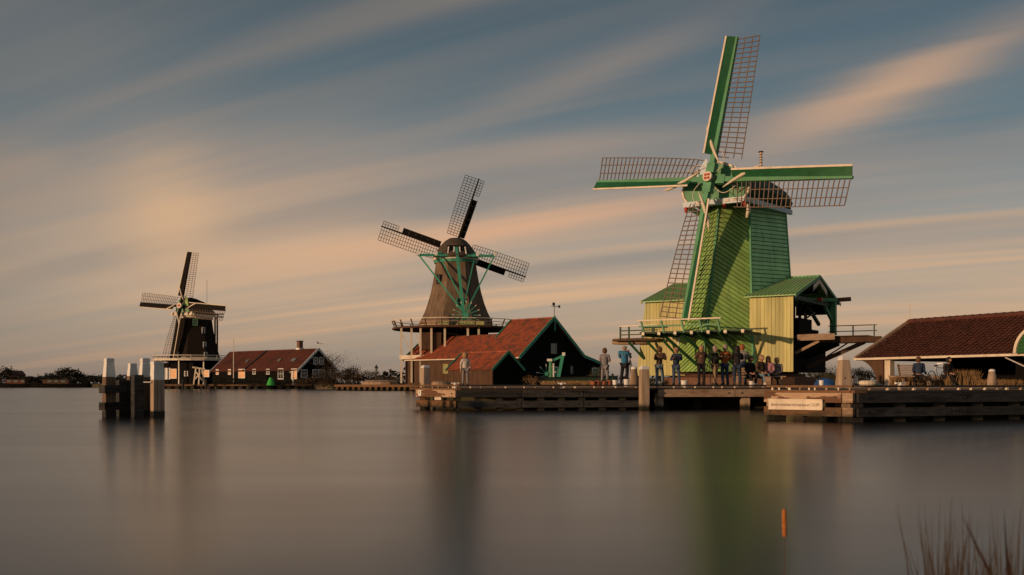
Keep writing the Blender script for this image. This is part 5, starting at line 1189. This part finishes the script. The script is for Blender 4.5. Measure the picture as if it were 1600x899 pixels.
    MB().ball((-.17, 0, .9), .1, (1.3, .7, .4), 6).build('saddle', M_iron, t); MB().path([(.3, -.25, 1.0), (.36, 0, 1.03), (.3, .25, 1.0)], .014, 6).build('handlebar', M_metal, t)
    p = at(1356, 46); o = MB().lathe([(.30, 0), (.42, .1), (.40, .22), (.3, .26), (.1, .2)], (0, 0, 0), 14, 0, 0, 1, .7).build('stone_trough', M_cream); o.location = p; tag(o, 'pale low stone trough by the post of the open shed', 'trough')
right_shed()

# ------------------------------------------------------------------ trees, bushes, reeds
def bush(px, d, w, h, lab, m=M_leaf, n=420, size=None, grp=None, zb=.72, top=None, lump=9):
    q = W(px, 600, d); z1 = W(px, top, d).z if top else zb + h; h = z1 - zb
    t = thing('bush', lab, 'bush', (q.x, q.y, zb), 0, grp); sz = (size or max(.10, d * .0011)) * .6; n = int(n * 2.6)
    leaves(MB(), (0, 0, h * .52), (w / 2, w / 2.6, h * .52), n, sz, lump).build('foliage', m, t)
    mb = MB()
    for k in range(5):
        a = k * 1.3; mb.path([(0, 0, -.05), (.15 * w * math.cos(a), .15 * w * math.sin(a), h * .35), (.28 * w * math.cos(a + .3), .28 * w * math.sin(a + .3), h * .7)], [.03 * h, .02 * h, .008 * h], 5)
    mb.build('stems', M_bark, t, kind='stuff')
def tree(px, d, top, w, lab, m, n, grp=None, zb=.7, trunk_r=.12, lump=14, size=.22, sparse=False):
    q = W(px, 600, d); H = W(px, top, d).z - zb; t = thing('tree', lab, 'tree', (q.x, q.y, zb), 0, grp)
    tr = MB(); tr.path([(0, 0, -.2), (.05, 0, H * .25), (-.04, .05, H * .5), (.06, 0, H * .8)], [trunk_r * 1.3, trunk_r, trunk_r * .7, trunk_r * .25], 8)
    for k in range(9):
        a = k * 2.4; z0 = H * (.22 + .055 * k); r = w * .5 * (.9 - .05 * k); tr.path([(0, 0, z0), (r * .5 * math.cos(a), r * .5 * math.sin(a), z0 + H * .14), (r * .9 * math.cos(a + .2), r * .9 * math.sin(a + .2), z0 + H * .22)], [trunk_r * .45, trunk_r * .28, trunk_r * .1], 5)
    tr.build('trunk', M_bark, t)
    leaves(MB(), (0, 0, H * .60), (w / 2, w / 2, H * .42), int(n * 2), size * .7, lump).build('crown', m, t)
def green():
    g = 'bushes on the bank between the mills'
    spec = [(486, 152, 5.6, 586, 'dark bush at the foot of the black house gable'), (505, 150, 5.2, 581, 'bush below the gable windows of the black house'), (524, 151, 4.6, 583, 'low bush right under the bare tree'),
            (541, 149, 5.0, 578, 'broad brown bush in the middle of the bank'), (557, 150, 5.0, 574, 'tallest rounded brown bush on the bank'), (573, 149, 4.6, 578, 'brown bush left of the lantern post'),
            (601, 148, 4.8, 587, 'low bush right of the lantern post'), (617, 147, 4.4, 588, 'low bush nearest the brown mill'), (588, 151, 4.2, 588, 'low bush behind the lantern post')]
    for px, d, w, top, lab in spec: bush(px, d, w, 0, lab, M_leaf, 520, .17, g, .5, top)
    o = MB()
    for i in range(60): x = random.uniform(-31.5, -24.5); y = 150 - (x + 24.5) * 1.7 + random.uniform(-.6, 2); leaves(o, (x, y, .75), (1.1, .9, .55), 22, .14, 3)
    tag(o.build('reed_fringe', M_leaf), 'dark reed fringe along the water before the bushes', 'reeds', kind='stuff')
    tree(519, 158, 549, 6.2, 'thin half bare autumn tree behind the black house gable', M_leaf, 520, trunk_r=.14, size=.15, lump=18)
    tree(540, 185, 572, 5.5, 'small dark tree far behind the bushes', M_leafd, 500, size=.2)
    for px, d, w, top, lab in ((350, 161, 7, 590, 'dark hedge bush before the left windows of the house'), (392, 161, 8, 593, 'dark hedge bush below the middle windows'), (440, 161, 6, 594, 'dark hedge bush near the buoy')): bush(px, d, w, 0, lab, M_leafd, 420, .16, 'hedge before the black house', .6, top)
    # far left bank
    g = 'dark trees on the far left bank'
    far = [(2, 575, 7), (30, 589, 8), (48, 588, 7), (66, 588, 6), (82, 586, 7), (92, 579, 6), (104, 576, 7.5), (117, 582, 7), (131, 588, 7), (146, 587, 6.5), (160, 589, 6), (186, 588, 6), (198, 590, 7), (222, 590, 6), (238, 592, 6)]
    for i, (px, top, w) in enumerate(far):
        tree(px, 232 + (i % 3) * 4, top, w, 'dark far tree on the left bank, number %d from the left edge' % (i + 1) if False else ('tall' if top < 580 else 'low') + ' dark tree on the far left bank, ' + ('at the picture edge', 'right of the far gable', 'over the left boat', 'between two low crowns', 'left shoulder of the tall clump', 'left top of the tall clump', 'highest crown of the clump', 'right flank of the tall clump', 'right foot of the clump', 'just left of the mooring piles', 'behind the leftmost mooring pile', 'seen between the mooring piles', 'behind the short dark pile', 'behind the tall white pile', 'left of the dark mill')[i], M_leafd, 420, g, .5, .18, 10, .38)
    o = MB()
    for i in range(90): x = -124 + i * .62; leaves(o, (x, 226.5 + random.uniform(-1, 2), 1.5), (1.3, 1, random.uniform(.8, 1.6)), 20, .3, 3)
    tag(o.build('bank_scrub', M_leafd), 'dark scrub along the far left shore', 'scrub', kind='stuff')
    for px, L, lab, m in ((32, 9, 'dim moored barge with reddish cabin by the far left shore', M_tile2), (95, 12, 'dim moored boat with pale cabin window by the far left shore', M_dkwood)):
        q = W(px, 600, 214); t = thing('moored_boat', lab, 'boat', (q.x, q.y, 0), R(4)); rings = []
        for f in [i / 8 for i in range(9)]:
            w = 1.4 * max(.05, math.sin(math.pi * (.06 + .88 * f))) ** .4; h = .8 + .3 * (2 * f - 1) ** 2; rings.append([V(((f - .5) * L, -w, h)), V(((f - .5) * L, -w * .8, -.2)), V(((f - .5) * L, w * .8, -.2)), V(((f - .5) * L, w, h))])
        MB().loft(rings).build('hull', M_black, t); c = MB().box((-.8, 0, 1.25), (L * .45, 1.8, .9)).build('cabin', m, t); MB().box((-.8, 0, 1.75), (L * .48, 2.0, .1)).build('cabin_roof', M_iron, t)
        for x in (-2, -.6, .8): MB().box((x, -.92, 1.35), (.8, .04, .35)).build('cabin_window', M_pane, c)
    q = W(15, 600, 236); t = thing('far_house', 'small far house gable at the left picture edge', 'house', (q.x, q.y, .5)); MB().slab([V((x, 0, z)) for x, z in ((-.8, 0), (.8, 0), (.8, 2.4), (0, 3.3), (-.8, 2.4))], 6, (0, 1, 0)).build('wall', M_brick, t)
    for s in (-1, 1): MB().slab([V((0, -.2, 3.4)), V((s * 1.0, -.2, 2.3)), V((s * 1.0, 6, 2.3)), V((0, 6, 3.4))], .12, (s, 0, 1)).build('roof', M_tile3, t)
    # round the green mill and the shed
    for px, d, w, top, lab in ((1278, 100, 3.6, 572, 'brown bush behind the mill beams'), (1292, 102, 3.4, 575, 'brown bush behind the blue tarpaulin'), (1305, 98, 3.2, 572, 'brown bush left of the big tapered post'), (1338, 70, 2.6, 575, 'dark bush right of the big tapered post'), (1352, 56, 1.5, 574, 'dark rounded shrub beside the open shed post'),
                              (938, 66, 1.6, 573, 'grey brown bush left of the man in blue'), (930, 68, 1.2, 586, 'small bush at the barn corner'), (1012, 72, 2.4, 590, 'low bush behind the white capped post')):
        bush(px, d, w, 0, lab, M_leafo if px < 1330 else M_leafd, 560, .0011 * d, None, .75, top, 12)
    for i, (px, d, top) in enumerate(((826, 60, 586), (836, 62, 589), (905, 64, 590), (917, 63, 588))): bush(px, d, 1.0, 0, ('pale dry bush left of the green boat', 'second dry bush by the end of the green boat', 'dry flowering plants before the small barn door', 'dry bush under the small barn door')[i], M_dry, 200, .05, 'dry plants before the barn', .78, top, 6)
    # dry grass, many blades
    def grass(px0, px1, d0, d1, top, n, lab, m=M_dry):
        mb = MB()
        for _ in range(n):
            px = random.uniform(px0, px1); d = random.uniform(d0, d1); q = W(px, 600, d); h = (W(px, top, d).z - .78) * random.uniform(.5, 1.05); dx, dy = random.gauss(0, .12), random.gauss(0, .1); w = .012 + .0003 * d
            mb.add([(q.x - w, q.y, .76), (q.x + w, q.y, .76), (q.x + dx * .5 + w * .6, q.y + dy * .5, .78 + h * .6), (q.x + dx, q.y + dy, .78 + h), (q.x + dx * .5 - w * .6, q.y + dy * .5, .78 + h * .6)], [(0, 1, 2, 3, 4)])
        o = mb.build('dry_grass', m, kind='stuff'); o['label'] = lab
    grass(848, 935, 45, 52, 594, 900, 'dry golden grass below the green boat')
    grass(1392, 1478, 45.2, 46.8, 585, 900, 'dry grass behind the picnic table')
    grass(1478, 1528, 43, 45.5, 577, 900, 'tall brown grass under the shed roof')
    grass(1528, 1598, 41.5, 43, 592, 600, 'low brown grass by the bollard')
    # reeds close to the camera
    mb = MB()
    def blade(mb, base, tip, w, bow):
        base, tip = V(base), V(tip); side = V((1, .3, 0)).normalized(); pts = []
        for i in range(7):
            f = i / 6; c = base.lerp(tip, f) + V((bow * math.sin(f * math.pi * .5) * f, 0, -abs(bow) * .3 * f * f)); ww = w * (1 - f) ** .5 + .0006; pts.append((c - side * ww, c + side * ww + V((0, .002, 0))))
        for (a, b), (c, d) in zip(pts, pts[1:]): mb.add([a, b, d, c], [(0, 1, 2, 3)])
    def blades(n, pxm, sp, d0, d1, topm, tsp, w):
        for _ in range(n):
            d = random.uniform(d0, d1); px = random.gauss(pxm, sp); tp = px + random.gauss(4, 20); q = W(px, 600, d); tt = W(tp, min(895, max(735, random.gauss(topm + 14, tsp))), d)
            blade(mb, (q.x, q.y, -.05), (tt.x, tt.y + random.gauss(0, .05), tt.z), w, random.gauss(0, .03))
    blades(70, 1474, 18, 2.7, 3.4, 815, 42, .0026); blades(70, 1520, 26, 2.5, 3.3, 862, 26, .003); blades(70, 1575, 22, 2.5, 3.2, 835, 36, .003)
    o = mb.build('reeds', M_reed); tag(o, 'thin dry reed stems in the near water at lower right', 'reeds', kind='stuff')
    M_strong = M_reedd
    def strong(px, top, bx, bow, w, d, lab, m=None):
        q = W(bx, 600, d); tt = W(px, top, d); t = thing('reed_plant', lab, 'reed', (q.x, q.y, 0)); b2 = MB(); blade(b2, (0, 0, -.05), (tt.x - q.x, 0, tt.z), w, bow); b2.build('leaf_blade', m or M_strong, t)
        b3 = MB(); blade(b3, (.01, .01, -.05), (.04, .0, tt.z * .55), w, .02); b3.build('leaf_blade', m or M_strong, t)
    strong(1538, 792, 1680, -.06, .012, 2.6, 'long curved reed leaf reaching up from the lower right corner')
    strong(1563, 792, 1592, .01, .008, 2.7, 'upright reed leaf crossing the long curved one')
    strong(1578, 850, 1612, -.01, .028, 2.6, 'broad dark reed leaf at the right picture edge')
    strong(1522, 868, 1552, -.02, .010, 2.6, 'short slanting dark reed leaf at lower right')
    strong(1548, 850, 1553, .0, .009, 2.7, 'short upright reed leaf at lower right')
    q = W(1225.5, 600, 4.6); t = thing('cattail', 'single orange brown cattail head standing in front of the green reflection', 'cattail', (q.x, q.y, 0)); z1, z0 = W(0, 795, 4.6).z, W(0, 839, 4.6).z
    MB().path([(0, 0, -.1), (.004, 0, z0), (0, 0, z1 - .004)], .0014, 6).build('stem', M_reedd, t)
    MB().path([(0, 0, z0), (.001, 0, z0 + .008), (.0, 0, (z0 + z1) / 2), (-.001, 0, z1 - .008), (0, 0, z1)], [.006, .0105, .0115, .0105, .005], 10).build('seed_head', mat('cattail_brown', (.36, .13, .035), .9, .35, 60, bump=.4), t, True)
green()
